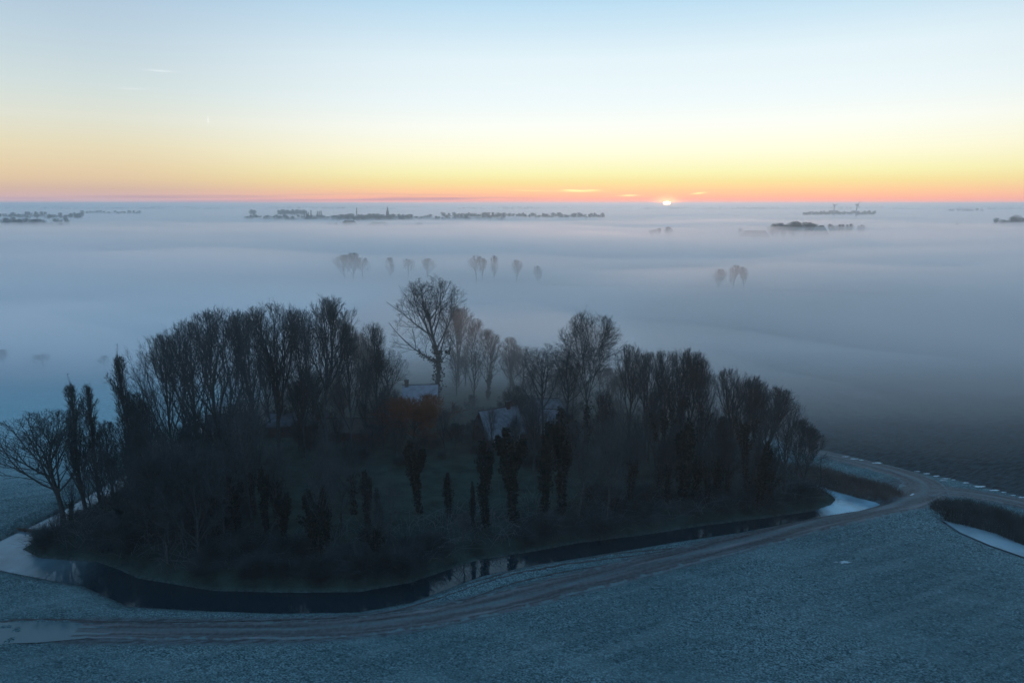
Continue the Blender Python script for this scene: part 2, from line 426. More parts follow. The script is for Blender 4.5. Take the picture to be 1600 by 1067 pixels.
def inside(P, X, Y):
    r = np.zeros(X.shape, bool); n = len(P)
    for i in range(n):
        x0, y0 = P[i]; x1, y1 = P[(i + 1) % n]
        if y0 == y1: continue
        c = ((y0 > Y) != (y1 > Y)) & (X < (x1 - x0) * (Y - y0) / (y1 - y0) + x0)
        r ^= c
    return r
def dist_line(P, X, Y, closed=True):
    D = np.full(X.shape, 1e9); n = len(P)
    for i in range(n if closed else n - 1):
        x0, y0 = P[i]; x1, y1 = P[(i + 1) % n]; dx, dy = x1 - x0, y1 - y0
        t = np.clip(((X - x0) * dx + (Y - y0) * dy) / max(dx * dx + dy * dy, 1e-9), 0, 1)
        D = np.minimum(D, np.hypot(X - x0 - t * dx, Y - y0 - t * dy))
    return D
def sdist(P, X, Y):
    d = dist_line(P, X, Y); return np.where(inside(P, X, Y), -d, d)
def vnoise(X, Y, s, seed):
    """smooth value noise"""
    rng = np.random.default_rng(seed); G = rng.random((256, 256))
    x = X / s; y = Y / s; xi = np.floor(x).astype(int); yi = np.floor(y).astype(int); fx = x - xi; fy = y - yi
    fx = fx * fx * (3 - 2 * fx); fy = fy * fy * (3 - 2 * fy)
    g = lambda a, b: G[a % 256, b % 256]
    return (g(xi, yi) * (1 - fx) + g(xi + 1, yi) * fx) * (1 - fy) + (g(xi, yi + 1) * (1 - fx) + g(xi + 1, yi + 1) * fx) * fy - .5
def water_sd(X, Y):
    so_, si = sdist(OUTER, X, Y), sdist(ISLAND, X, Y)
    w = np.maximum(so_, -si)                       # inside outer, outside the island
    return np.minimum(w, sdist(DITCH, X, Y)), si
TRACK = [(at(u, v), w) for u, v, w in ((120, 985, 3.0), (200, 985, 3.2), (300, 985, 3.4), (400, 984.5, 3.5), (500, 982, 3.8), (620, 971, 4.2), (700, 958, 4.6), (800, 936, 4.8), (900, 911, 5), (1000, 886, 5),
         (1100, 861, 5), (1200, 835, 5.2), (1300, 810, 5.6), (1380, 791, 6.4), (1428, 778, 7.5), (1446, 765, 8.2), (1436, 752, 7), (1400, 738, 6), (1350, 725, 5), (1300, 713, 4.2), (1240, 700, 4.0))]
BRANCH = [(at(u, v), w) for u, v, w in ((1440, 766, 5), (1480, 768, 5), (1530, 774, 4.5), (1580, 783, 4.2), (1640, 797, 4.2), (1760, 828, 4.2))]
TR_LINE = [p for p, w in TRACK]; BR_LINE = [p for p, w in BRANCH]

def ground_h(X, Y, detail=True):
    w, si = water_sd(X, Y)
    h = np.zeros_like(X)
    if detail:
        near = np.clip(1 - (np.hypot(X, Y - 80) - 140) / 120, 0, 1)
        h += near * (vnoise(X + .4 * Y, Y * 1.5, 1.3, 1) * .16 + vnoise(X, Y, .62, 2) * .16 + vnoise(X, Y, 6, 3) * .18)
        tr = np.minimum(dist_line(TR_LINE, X, Y, False), dist_line(BR_LINE, X, Y, False))
        k = np.clip((tr - 2.6) / 1.2, 0, 1); h = h * (.15 + .85 * k)
    b = np.clip((w + 0.2) / 2.2, -1, 1)              # bank profile
    bank = np.where(w > 2.0, 0.0, np.where(w < -1.2, -1.9, -1.9 + 1.9 * np.clip((w + 1.2) / 3.2, 0, 1) ** .75))
    h = h * np.clip(w / 2.5, .25, 1) + bank
    h += np.where(si < -3, np.clip((-si - 3) / 14, 0, 1) * .5, 0)
    return h
WATER_Z = -0.95

def axis(segs):
    out = [segs[0][0]]
    for a, b, s0, s1 in segs:
        x = a
        n = max(1, int(round((b - a) / ((s0 + s1) / 2)))); t = np.linspace(0, 1, n + 1)[1:]
        s = s0 * t + (s1 - s0) * t * t / 2; out += list(a + (b - a) * s / s[-1])
    return np.array(out)
gx = axis([(-9200, -600, 700, 100), (-600, -110, 60, 2.5), (-110, -75, 2.0, .4), (-75, 78, .33, .33), (78, 120, .4, 2.5), (120, 600, 2.5, 60), (600, 9200, 100, 700)])
gy = axis([(-600, 20, 200, 6), (20, 54, 4, .5), (54, 118, .28, .33), (118, 160, .35, .9), (160, 300, .9, 3.5), (300, 1200, 4, 60), (1200, 9400, 80, 500)])
X, Y = np.meshgrid(gx, gy); Z = ground_h(X, Y)
nxx, nyy = len(gx), len(gy)
idx = np.arange(nxx * nyy).reshape(nyy, nxx)
F = np.stack([idx[:-1, :-1], idx[:-1, 1:], idx[1:, 1:], idx[1:, :-1]], axis=2).reshape(-1, 4)
wsd, isd = water_sd(X, Y); psd = sdist(PLOUGH, X, Y)
trd = np.minimum(dist_line(TR_LINE, X, Y, False), dist_line(BR_LINE, X, Y, False))
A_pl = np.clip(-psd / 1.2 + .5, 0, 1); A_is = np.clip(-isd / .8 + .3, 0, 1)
A_bank = np.clip(1 - (wsd + .1) / 1.5, 0, 1)
A_fr = np.clip((-58 - X) / 12, 0, 1) * np.clip((Y - 98) / 30, 0, 1) * .85
A_mud = np.clip(1 - (trd - 1.9) / 1.5, 0, 1) * .8
# mud round the bend of the track
bx_, by_ = at(1440, 762); A_mud = np.maximum(A_mud, np.clip(1.2 - np.hypot((X - bx_) / 7.0, (Y - by_) / 8), 0, 1))
def ground_mat():
    m = bpy.data.materials.new('frosted_ground'); m.use_nodes = True
    nt = m.node_tree; N = nt.nodes; L = nt.links; b = N['Principled BSDF']; b.inputs['Roughness'].default_value = .95; b.inputs['Specular IOR Level'].default_value = .1
    g = N.new('ShaderNodeNewGeometry')
    def noise(sc, det=5, vec=None, scale3=None, rot=0):
        n = N.new('ShaderNodeTexNoise'); n.inputs['Scale'].default_value = sc; n.inputs['Detail'].default_value = det
        mp = N.new('ShaderNodeMapping'); L.new(g.outputs['Position'], mp.inputs[0])
        mp.inputs['Rotation'].default_value = (0, 0, rot)
        m2 = N.new('ShaderNodeMapping'); L.new(mp.outputs[0], m2.inputs[0])
        if scale3: m2.inputs['Scale'].default_value = scale3
        L.new(m2.outputs[0], n.inputs[0]); return n.outputs['Fac']
    def ramp(f, p0, c0, p1, c1):
        r = N.new('ShaderNodeValToRGB'); L.new(f, r.inputs[0]); e = r.color_ramp.elements
        e[0].position = p0; e[0].color = (*c0, 1); e[1].position = p1; e[1].color = (*c1, 1); return r.outputs[0]
    def mix(f, a, c, mode='MIX'):
        n = N.new('ShaderNodeMix'); n.data_type = 'RGBA'; n.blend_type = mode
        if isinstance(f, float): n.inputs[0].default_value = f
        else: L.new(f, n.inputs[0])
        for s, v in ((n.inputs[6], a), (n.inputs[7], c)):
            if isinstance(v, tuple): s.default_value = (*v, 1)
            else: L.new(v, s)
        return n.outputs[2]
    def attr(nm):
        a = N.new('ShaderNodeAttribute'); a.attribute_name = nm; return a.outputs['Fac']
    def M(op, a, c):
        n = N.new('ShaderNodeMath'); n.operation = op; n.use_clamp = True
        for i, v in enumerate((a, c)):
            if isinstance(v, (int, float)): n.inputs[i].default_value = v
            else: L.new(v, n.inputs[i])
        return n.outputs[0]
    fine = noise(4.6, 8, scale3=(1, 1.6, 1), rot=.25); tuft = noise(1.1, 3, scale3=(1, 1.8, 1), rot=.3); broad = noise(.05, 4)
    grass = ramp(fine, .40, (.018, .050, .060), .60, (.19, .325, .37))
    grass = mix(ramp(tuft, .36, (.45, .45, .45), .5, (0, 0, 0)), grass, (.025, .055, .062))
    grass = mix(ramp(broad, .4, (.55, .55, .55), .65, (0, 0, 0)), grass, (.052, .115, .135))
    streak = noise(.5, 5, scale3=(.18, 1.4, 1), rot=.42); grass = mix(ramp(streak, .58, (0, 0, 0), .74, (.35, .35, .35)), grass, (.026, .050, .058))
    furrow = noise(1.0, 4, scale3=(.05, 1.1, 1), rot=-.37); grass = mix(ramp(furrow, .50, (0, 0, 0), .68, (.34, .34, .34)), grass, (.030, .068, .080))
    furrow2 = noise(1.0, 3, scale3=(.06, .5, 1), rot=-.42); grass = mix(ramp(furrow2, .52, (0, 0, 0), .72, (.30, .30, .30)), grass, (.20, .30, .33))
    speck = noise(1.5, 4, scale3=(1, 2.4, 1), rot=.35); grass = mix(ramp(speck, .56, (0, 0, 0), .64, (.6, .6, .6)), grass, (.012, .040, .052))
    frost = noise(1.9, 4, scale3=(1, 2.0, 1), rot=-.3); grass = mix(ramp(frost, .58, (0, 0, 0), .68, (.5, .5, .5)), grass, (.22, .36, .41))
    clod = noise(.9, 2); grass = mix(ramp(clod, .72, (0, 0, 0), .78, (.7, .7, .7)), grass, (.020, .034, .040))
    pale = noise(.12, 5, scale3=(.5, 1.3, 1), rot=.3); grass = mix(ramp(pale, .52, (0, 0, 0), .7, (.35, .35, .35)), grass, (.16, .27, .30))
    grass = mix(attr('frost'), grass, ramp(fine, .36, (.22, .38, .45), .6, (.42, .62, .70)))
    plough = ramp(noise(1.2, 6, scale3=(.35, 2.2, 1), rot=-.5), .36, (.013, .022, .028), .66, (.040, .066, .080))
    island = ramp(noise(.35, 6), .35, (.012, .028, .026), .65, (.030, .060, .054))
    bankc = ramp(noise(2.0, 5), .35, (.02, .035, .040), .65, (.08, .13, .15))
    mudc = ramp(noise(1.6, 6, scale3=(.5, 1.8, 1), rot=-.2), .36, (.045, .055, .064), .62, (.10, .14, .165))
    far = ramp(noise(.0035, 3, scale3=(1, 2.5, 1), rot=.2), .40, (.06, .085, .09), .6, (.20, .25, .27))
    cd = N.new('ShaderNodeSeparateXYZ'); L.new(g.outputs['Position'], cd.inputs[0])
    mrr = N.new('ShaderNodeMapRange'); L.new(cd.outputs[1], mrr.inputs[0]); mrr.inputs[1].default_value = 250; mrr.inputs[2].default_value = 450
    col = mix(mrr.outputs[0], grass, far)
    col = mix(attr('plough'), col, plough)
    ed = noise(.9, 4)
    sh = lambda a: ramp(M('ADD', a, M('MULTIPLY', M('SUBTRACT', ed, .5), 1.2)) if False else M('MULTIPLY', a, M('ADD', ed, .65)), .35, (0, 0, 0), .75, (1, 1, 1))
    col = mix(sh(attr('mud')), col, mudc)
    col = mix(sh(attr('bank')), col, bankc)
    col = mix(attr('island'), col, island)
    L.new(col, b.inputs['Base Color'])
    bp = N.new('ShaderNodeBump'); bp.inputs['Strength'].default_value = 1.0; bp.inputs['Distance'].default_value = .45
    L.new(M('ADD', M('MULTIPLY', fine, .6), M('MULTIPLY', tuft, .4)), bp.inputs['Height']); L.new(bp.outputs[0], b.inputs['Normal'])
    return m
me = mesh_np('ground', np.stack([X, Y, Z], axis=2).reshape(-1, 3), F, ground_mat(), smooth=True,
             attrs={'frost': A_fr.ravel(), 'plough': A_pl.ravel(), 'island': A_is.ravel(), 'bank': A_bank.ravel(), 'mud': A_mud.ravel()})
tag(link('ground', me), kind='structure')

# ------------------------------------------------------------------ water, ice, puddles
def water_mat(name, ice, base=(.008, .020, .028)):
    m = bpy.data.materials.new(name); m.use_nodes = True; nt = m.node_tree; N = nt.nodes; L = nt.links; b = N['Principled BSDF']
    g = N.new('ShaderNodeNewGeometry'); n = N.new('ShaderNodeTexNoise'); n.inputs['Scale'].default_value = .25; n.inputs['Detail'].default_value = 5; L.new(g.outputs['Position'], n.inputs[0])
    r = N.new('ShaderNodeValToRGB'); L.new(n.outputs['Fac'], r.inputs[0])
    lo, hi = [c for c in base], [b_ + ice * w for b_, w in zip(base, (.30, .46, .56))]
    r.color_ramp.elements[0].position = .38; r.color_ramp.elements[0].color = (*[l + (h - l) * .6 for l, h in zip(lo, hi)], 1)
    r.color_ramp.elements[1].position = .6; r.color_ramp.elements[1].color = (*hi, 1)
    L.new(r.outputs[0], b.inputs['Base Color'])
    b.inputs['Roughness'].default_value = .06 if ice < .3 else .35; b.inputs['IOR'].default_value = 1.42 if ice < .3 else 1.4
    n2 = N.new('ShaderNodeTexNoise'); n2.inputs['Scale'].default_value = 1.2; L.new(g.outputs['Position'], n2.inputs[0])
    bp = N.new('ShaderNodeBump'); bp.inputs['Strength'].default_value = .04; bp.inputs['Distance'].default_value = .05; L.new(n2.outputs['Fac'], bp.inputs['Height']); L.new(bp.outputs[0], b.inputs['Normal'])
    return m
W_open = water_mat('moat_water', .0); W_ice = water_mat('pale_ice', 1.0)
def poly(name, pts, z, material):
    bm_v = [(x, y, z) for x, y in pts]; me = bpy.data.meshes.new(name); me.from_pydata(bm_v, [], [list(range(len(pts)))]); me.materials.append(material); me.validate(); return link(name, me)
grow_ = lambda P, d: [((x - cx_) * (1 + d) + cx_, (y - cy_) * (1 + d) + cy_) for cx_, cy_ in [(sum(p[0] for p in P) / len(P), sum(p[1] for p in P) / len(P))] for x, y in P]
wx_, wy_ = np.arange(-95, 82, 1.0), np.arange(68, 150, 1.0); WX, WY = np.meshgrid(wx_, wy_); I_ = np.arange(WX.size).reshape(WX.shape)
ice_and_sheen = np.clip((-52 - WX) / 12, 0, 1) * .42 + np.clip((WX - 46) / 3, 0, 1) * 1.0  # ice at the right end; at left, reflected sky painted as pale colour
def moat_mat():
    m = bpy.data.materials.new('moat_water'); m.use_nodes = True; nt = m.node_tree; N = nt.nodes; L = nt.links; b = N['Principled BSDF']
    a = N.new('ShaderNodeAttribute'); a.attribute_name = 'ice'; g = N.new('ShaderNodeNewGeometry'); n = N.new('ShaderNodeTexNoise'); n.inputs['Scale'].default_value = .35; n.inputs['Detail'].default_value = 6; L.new(g.outputs['Position'], n.inputs[0])
    mr = N.new('ShaderNodeMapRange'); L.new(n.outputs['Fac'], mr.inputs[0]); mr.inputs[1].default_value = .3; mr.inputs[2].default_value = .65; mr.inputs[3].default_value = .55; mr.inputs[4].default_value = 1.15
    mu = N.new('ShaderNodeMath'); mu.operation = 'MULTIPLY'; mu.use_clamp = True; L.new(a.outputs['Fac'], mu.inputs[0]); L.new(mr.outputs[0], mu.inputs[1])
    mx = N.new('ShaderNodeMix'); mx.data_type = 'RGBA'; L.new(mu.outputs[0], mx.inputs[0]); mx.inputs[6].default_value = (.006, .018, .026, 1); mx.inputs[7].default_value = (.25, .44, .56, 1); L.new(mx.outputs[2], b.inputs['Base Color'])
    r = N.new('ShaderNodeMapRange'); L.new(mu.outputs[0], r.inputs[0]); r.inputs[3].default_value = .04; r.inputs[4].default_value = .14; L.new(r.outputs[0], b.inputs['Roughness']); b.inputs['IOR'].default_value = 1.45
    bp = N.new('ShaderNodeBump'); bp.inputs['Strength'].default_value = .05; bp.inputs['Distance'].default_value = .05; L.new(n.outputs['Fac'], bp.inputs['Height']); L.new(bp.outputs[0], b.inputs['Normal']); return m
tag(link('moat_water', mesh_np('moat_water', np.stack([WX, WY, np.full_like(WX, WATER_Z)], 2).reshape(-1, 3), np.stack([I_[:-1, :-1], I_[:-1, 1:], I_[1:, 1:], I_[1:, :-1]], 2).reshape(-1, 4), moat_mat(), attrs={'ice': ice_and_sheen.ravel()})), kind='structure')
tag(poly('ditch_water', grow_(DITCH, .05), WATER_Z + .3, water_mat('ditch_ice', .62, (.01, .03, .04))), kind='structure')
def h1(x, y, detail=True): return float(ground_h(np.array([[x]]), np.array([[y]]), detail)[0, 0])
def puddle(u, v, ru, rv, seed, material=W_ice, name='puddle', dz=.05, k=26):
    rnd = random.Random(seed); rv *= .75; cx0, cy0 = at(u, v)
    pts = []
    for i in range(k):
        a = i * 2 * math.pi / k; s = rnd.uniform(.45, 1.2); pts.append(at(u + ru * s * math.cos(a), v - rv * s * math.sin(a)))
    return tag(poly(name, pts, max(h1(cx0, cy0), -.15) + dz, material), kind='structure')
for i, (u, v, a, b) in enumerate([(1322, 714, 8, 1.1), (1336, 717.5, 9, 1.5), (1346, 719.5, 4, 1), (1371, 724, 9, 1.8), (1434, 737.5, 5, .9), (1448, 741, 6, 1.1), (1463, 744.5, 6, 1.2), (1478, 748.5, 8, 1.1), (1490, 751, 4, 1),
                                  (1509, 755.5, 7, 1.3), (1530, 761, 11, 2), (1554, 766.5, 8, 1.4), (1568, 770, 5, 1), (1584, 774.5, 5, 1), (1597, 777.5, 6, 1.5), (1428, 774, 6, 3), (1473, 752.5, 6, 1), (1320, 880, 10, 3.2), (1306, 879, 5, 1.2)]):
    puddle(u, v, a, b, 200 + i, dz=.09)
flood = PX([(-60, 974), (0, 973), (60, 971), (120, 973), (160, 979), (190, 985), (165, 992), (130, 998), (60, 1004), (0, 1006), (-60, 1007)])
tag(poly('flooded_track', flood, .05, water_mat('slush', .06, (.03, .075, .095))), kind='structure')

# ------------------------------------------------------------------ dirt track with real ruts
def strip(name, line, material, prof, z0=.03, step=.7, na=15, edge=.35, seed=0):
    P = np.array([p for p, w in line]); W = np.array([w for p, w in line])
    # Catmull-Rom resample
    out, ow = [], []
    for i in range(len(P) - 1):
        a, b_, c, d = P[max(i - 1, 0)], P[i], P[i + 1], P[min(i + 2, len(P) - 1)]; m = max(2, int(np.linalg.norm(c - b_) / step))
        for k in range(m):
            t = k / m; out.append(.5 * (2 * b_ + (c - a) * t + (2 * a - 5 * b_ + 4 * c - d) * t * t + (3 * b_ - a - 3 * c + d) * t ** 3)); ow.append(W[i] + (W[i + 1] - W[i]) * t)
    out.append(P[-1]); ow.append(W[-1]); out = np.array(out); ow = np.array(ow)
    T = np.gradient(out, axis=0); T /= np.linalg.norm(T, axis=1, keepdims=True); Nn = np.stack([-T[:, 1], T[:, 0]], axis=1)
    rng = np.random.default_rng(seed); m = len(out); s = np.linspace(-1, 1, na)
    el = np.convolve(rng.uniform(-edge, edge, m + 6), np.ones(3) / 3, 'same')[3:-3]; er = np.convolve(rng.uniform(-edge, edge, m + 6), np.ones(3) / 3, 'same')[3:-3]
    off = s[None, :] * ow[:, None] / 2 * .9 + np.where(s < 0, -1, 1)[None, :] * np.where(s[None, :] < 0, el[:, None], er[:, None]) * np.abs(s)[None, :]
    XX = out[:, None, 0] + Nn[:, None, 0] * off; YY = out[:, None, 1] + Nn[:, None, 1] * off
    hz = ground_h(XX, YY)
    ZZ = hz + z0 + prof(s)[None, :] + np.where(np.abs(s) > .97, -z0 - .06, 0)[None, :]
    I = np.arange(m * na).reshape(m, na); Fq = np.stack([I[:-1, :-1], I[:-1, 1:], I[1:, 1:], I[1:, :-1]], axis=2).reshape(-1, 4)
    return link(name, mesh_np(name, np.stack([XX, YY, ZZ], axis=2).reshape(-1, 3), Fq, material, smooth=True,
                              attrs={'across': np.repeat(s[None, :], m, 0).ravel(), 'along': np.repeat(np.arange(m)[:, None] * step, na, 1).ravel()}))
def track_mat():
    m = bpy.data.materials.new('dirt_track'); m.use_nodes = True; nt = m.node_tree; N = nt.nodes; L = nt.links; b = N['Principled BSDF']; b.inputs['Roughness'].default_value = .75
    a = N.new('ShaderNodeAttribute'); a.attribute_name = 'across'; l = N.new('ShaderNodeAttribute'); l.attribute_name = 'along'
    cb = N.new('ShaderNodeCombineXYZ'); L.new(a.outputs['Fac'], cb.inputs[0]); L.new(l.outputs['Fac'], cb.inputs[1])
    g = N.new('ShaderNodeNewGeometry')
    def noise(sc, vec, s3=(1, 1, 1), det=5):
        mp = N.new('ShaderNodeMapping'); mp.inputs['Scale'].default_value = s3; L.new(vec, mp.inputs[0])
        n = N.new('ShaderNodeTexNoise'); n.inputs['Scale'].default_value = sc; n.inputs['Detail'].default_value = det; L.new(mp.outputs[0], n.inputs[0]); return n.outputs['Fac']
    def M(op, x, y=None, clamp=False):
        n = N.new('ShaderNodeMath'); n.operation = op; n.use_clamp = clamp
        for i, v in enumerate((x, y)):
            if v is None: continue
            if isinstance(v, (int, float)): n.inputs[i].default_value = v
            else: L.new(v, n.inputs[i])
        return n.outputs[0]
    def ramp(f, *st):
        r = N.new('ShaderNodeValToRGB'); L.new(f, r.inputs[0]); e = r.color_ramp.elements
        while len(e) < len(st): e.new(.5)
        for q, (p, c) in zip(e, st): q.position = 0
        for q, (p, c) in zip(e, st): q.position = p; q.color = (*c, 1)
        return r.outputs[0]
    def mix(f, x, y, mode='MIX'):
        n = N.new('ShaderNodeMix'); n.data_type = 'RGBA'; n.blend_type = mode
        if isinstance(f, float): n.inputs[0].default_value = f
        else: L.new(f, n.inputs[0])
        for q, v in ((n.inputs[6], x), (n.inputs[7], y)):
            if isinstance(v, tuple): q.default_value = (*v, 1)
            else: L.new(v, q)
        return n.outputs[2]
    lanes = noise(1, cb.outputs[0], (2.6, .09, 1), 7); grit = noise(2.2, g.outputs['Position'], (1, 1, 1), 7); wob = noise(.22, cb.outputs[0], (.6, 1, 1), 4)
    base = ramp(lanes, (.34, (.038, .048, .058)), (.52, (.072, .090, .108)), (.72, (.17, .195, .225)))
    sc = M('ADD', M('ABSOLUTE', M('ADD', a.outputs['Fac'], M('MULTIPLY', M('SUBTRACT', wob, .5), .35))), -.42)
    rut = M('EXPONENT', M('MULTIPLY', M('POWER', M('DIVIDE', M('ABSOLUTE', sc), .13), 2.0), -1.0))
    col = mix(M('MULTIPLY', rut, M('MULTIPLY', ramp(wob, (.3, (.5, .5, .5)), (.6, (1, 1, 1))), .85)), base, (.030, .030, .036))
    s2 = M('ADD', M('ABSOLUTE', M('SUBTRACT', a.outputs['Fac'], M('MULTIPLY', M('SUBTRACT', wob, .5), .5))), -.76)
    rut2 = M('EXPONENT', M('MULTIPLY', M('POWER', M('DIVIDE', M('ABSOLUTE', s2), .06), 2.0), -1.0)); col = mix(M('MULTIPLY', rut2, .7), col, (.024, .028, .034))
    mid = M('EXPONENT', M('MULTIPLY', M('POWER', M('DIVIDE', M('ABSOLUTE', M('ADD', a.outputs['Fac'], M('MULTIPLY', M('SUBTRACT', wob, .5), .35))), .14), 2.0), -1.0))
    col = mix(M('MULTIPLY', mid, ramp(lanes, (.35, (.25, .25, .25)), (.55, (.85, .85, .85)))), col, (.072, .135, .155))
    edge = noise(.9, g.outputs['Position'], (1, 1, 1), 5); em = ramp(M('ADD', M('ABSOLUTE', a.outputs['Fac']), M('MULTIPLY', M('SUBTRACT', edge, .5), 1.3)), (.80, (0, 0, 0)), (.98, (1, 1, 1))); col = mix(em, col, (.085, .165, .19))
    col = mix(ramp(grit, (.52, (0, 0, 0)), (.68, (.6, .6, .6))), col, (.055, .09, .11))
    col = mix(.8, col, ramp(grit, (.3, (.55, .55, .55)), (.6, (1, 1, 1))), 'MULTIPLY')
    L.new(col, b.inputs['Base Color'])
    bp = N.new('ShaderNodeBump'); bp.inputs['Distance'].default_value = .12; bp.inputs['Strength'].default_value = .8; L.new(grit, bp.inputs['Height']); L.new(bp.outputs[0], b.inputs['Normal'])
    return m
TM = track_mat()
prof = lambda s: -.09 * np.exp(-((np.abs(s) - .42) / .15) ** 2) + .03 * np.exp(-(s / .2) ** 2) + .02
tag(strip('dirt_track', TRACK, TM, prof, seed=3, z0=.07), kind='structure')
tag(strip('dirt_track', BRANCH, TM, prof, seed=4, z0=.075), kind='structure')
RM = mat('rut_mud', (.045, .046, .052), scale=1.5, var=.5)
for i, ln in enumerate(([(520, 966), (600, 958), (680, 936), (720, 922), (800, 898), (900, 879), (1000, 867), (1100, 851), (1180, 834)], [(560, 972), (640, 960), (720, 940), (800, 912), (900, 890), (1000, 876), (1080, 862)],
                        [(690, 922), (760, 904), (830, 885), (900, 874), (980, 863), (1060, 856)], [(0, 970), (80, 967), (160, 971), (260, 972), (400, 970), (520, 966)])):
    tag(strip('tyre_rut', [(at(u, v), .42) for u, v in ln], RM, lambda s: 0 * s - .0, z0=.035, na=5, edge=.22, seed=10 + i, step=.5), kind='structure')

# ------------------------------------------------------------------ undergrowth, reeds (uncountable)
def scatter_twigs(name, P, hrange, seed, material, lean=.5, rad=(.012, .03), per=1):
    rng = np.random.default_rng(seed); P = np.repeat(np.asarray(P), per, axis=0); n = len(P); P = P + rng.normal(0, .25, P.shape)
    z = ground_h(P[None, :, 0], P[None, :, 1], False)[0]
    p0 = np.column_stack([P, z - .05]); h = rng.uniform(*hrange, n); d = rng.normal(0, lean, (n, 2))
    p1 = p0 + np.column_stack([d * h[:, None] * .4, h * .55]); p2 = p1 + np.column_stack([d * h[:, None] * .8 + rng.normal(0, .15, (n, 2)), h * rng.uniform(.1, .5, n)])
    r = rng.uniform(*rad, n); V, Fq = merge([tubes(p0, p1, r, r * .7), tubes(p1, p2, r * .7, r * .25)])
    return link(name, mesh_np(name, V, Fq, material))
def rand_in(n, box, cond, seed):
    rng = np.random.default_rng(seed); x = rng.uniform(box[0], box[1], n); y = rng.uniform(box[2], box[3], n); k = cond(x[None], y[None])[0]; return np.column_stack([x, y])[k]
isl_d = lambda x, y: sdist(ISLAND, x, y)
o = scatter_twigs('bramble_undergrowth', rand_in(60000, (-68, 52, 78, 200), lambda x, y: (isl_d(x, y) < -.4) & (isl_d(x, y) > -9 + 5 * vnoise(x, y, 9, 8)), 1), (.5, 1.7), 2, M_['brush'], .8, per=2)
o2 = scatter_twigs('dead_stems', rand_in(5000, (-68, 52, 78, 130), lambda x, y: (isl_d(x, y) < -1.5) & (isl_d(x, y) > -12), 21), (1.4, 3.2), 22, mat('pale_stem', (.085, .12, .14), scale=.5), .9, (.016, .03), per=2)
tag(o2, 'pale arching dead stems and fallen branches along the island bank', 'undergrowth', kind='stuff')
tag(o, 'tangled leafless bramble and dead grass along the wooded island bank', 'undergrowth', kind='stuff')
rp = lambda P, n, s: rand_in(n, (min(p[0] for p in P), max(p[0] for p in P), min(p[1] for p in P), max(p[1] for p in P)), lambda x, y: inside(P, x, y), s)
REED1 = PX([(1210, 722), (1290, 736), (1330, 748), (1385, 762), (1412, 774), (1384, 777), (1336, 767), (1295, 757), (1240, 737)])
REED2 = PX([(1452, 793), (1470, 786), (1510, 786), (1560, 798), (1620, 820), (1760, 872), (1760, 905), (1610, 848), (1540, 822), (1480, 808)])
tag(scatter_twigs('reed_bed', rp(REED1, 9000, 4), (.7, 1.6), 5, M_['reed'], .25, per=2), 'brown reed bed between the pale ice and the frosted verge', 'reeds', kind='stuff')
tag(scatter_twigs('reed_bed', rp(REED2, 12000, 6), (.7, 1.7), 7, M_['brush'], .3, per=2), 'dark reed bank above the frozen ditch at the right edge', 'reeds', kind='stuff')
tag(scatter_twigs('bank_grass', rand_in(40000, (-70, 54, 78, 130), lambda x, y: (isl_d(x, y) > -1.6) & (isl_d(x, y) < .35), 18), (.2, .65), 19, M_['brush'], .7, (.012, .024)), 'dark ragged grass overhanging the island edge of the moat', 'grass', kind='stuff')
tag(scatter_twigs('bank_grass', rand_in(60000, (-95, 60, 66, 130), lambda x, y: (water_sd(x, y)[0] > .1) & (water_sd(x, y)[0] < 1.3) & (isl_d(x, y) > 2), 8), (.12, .4), 9, M_['brush'], .6, (.01, .02)), 'frosty rough grass fringing the outer bank of the moat', 'grass', kind='stuff')

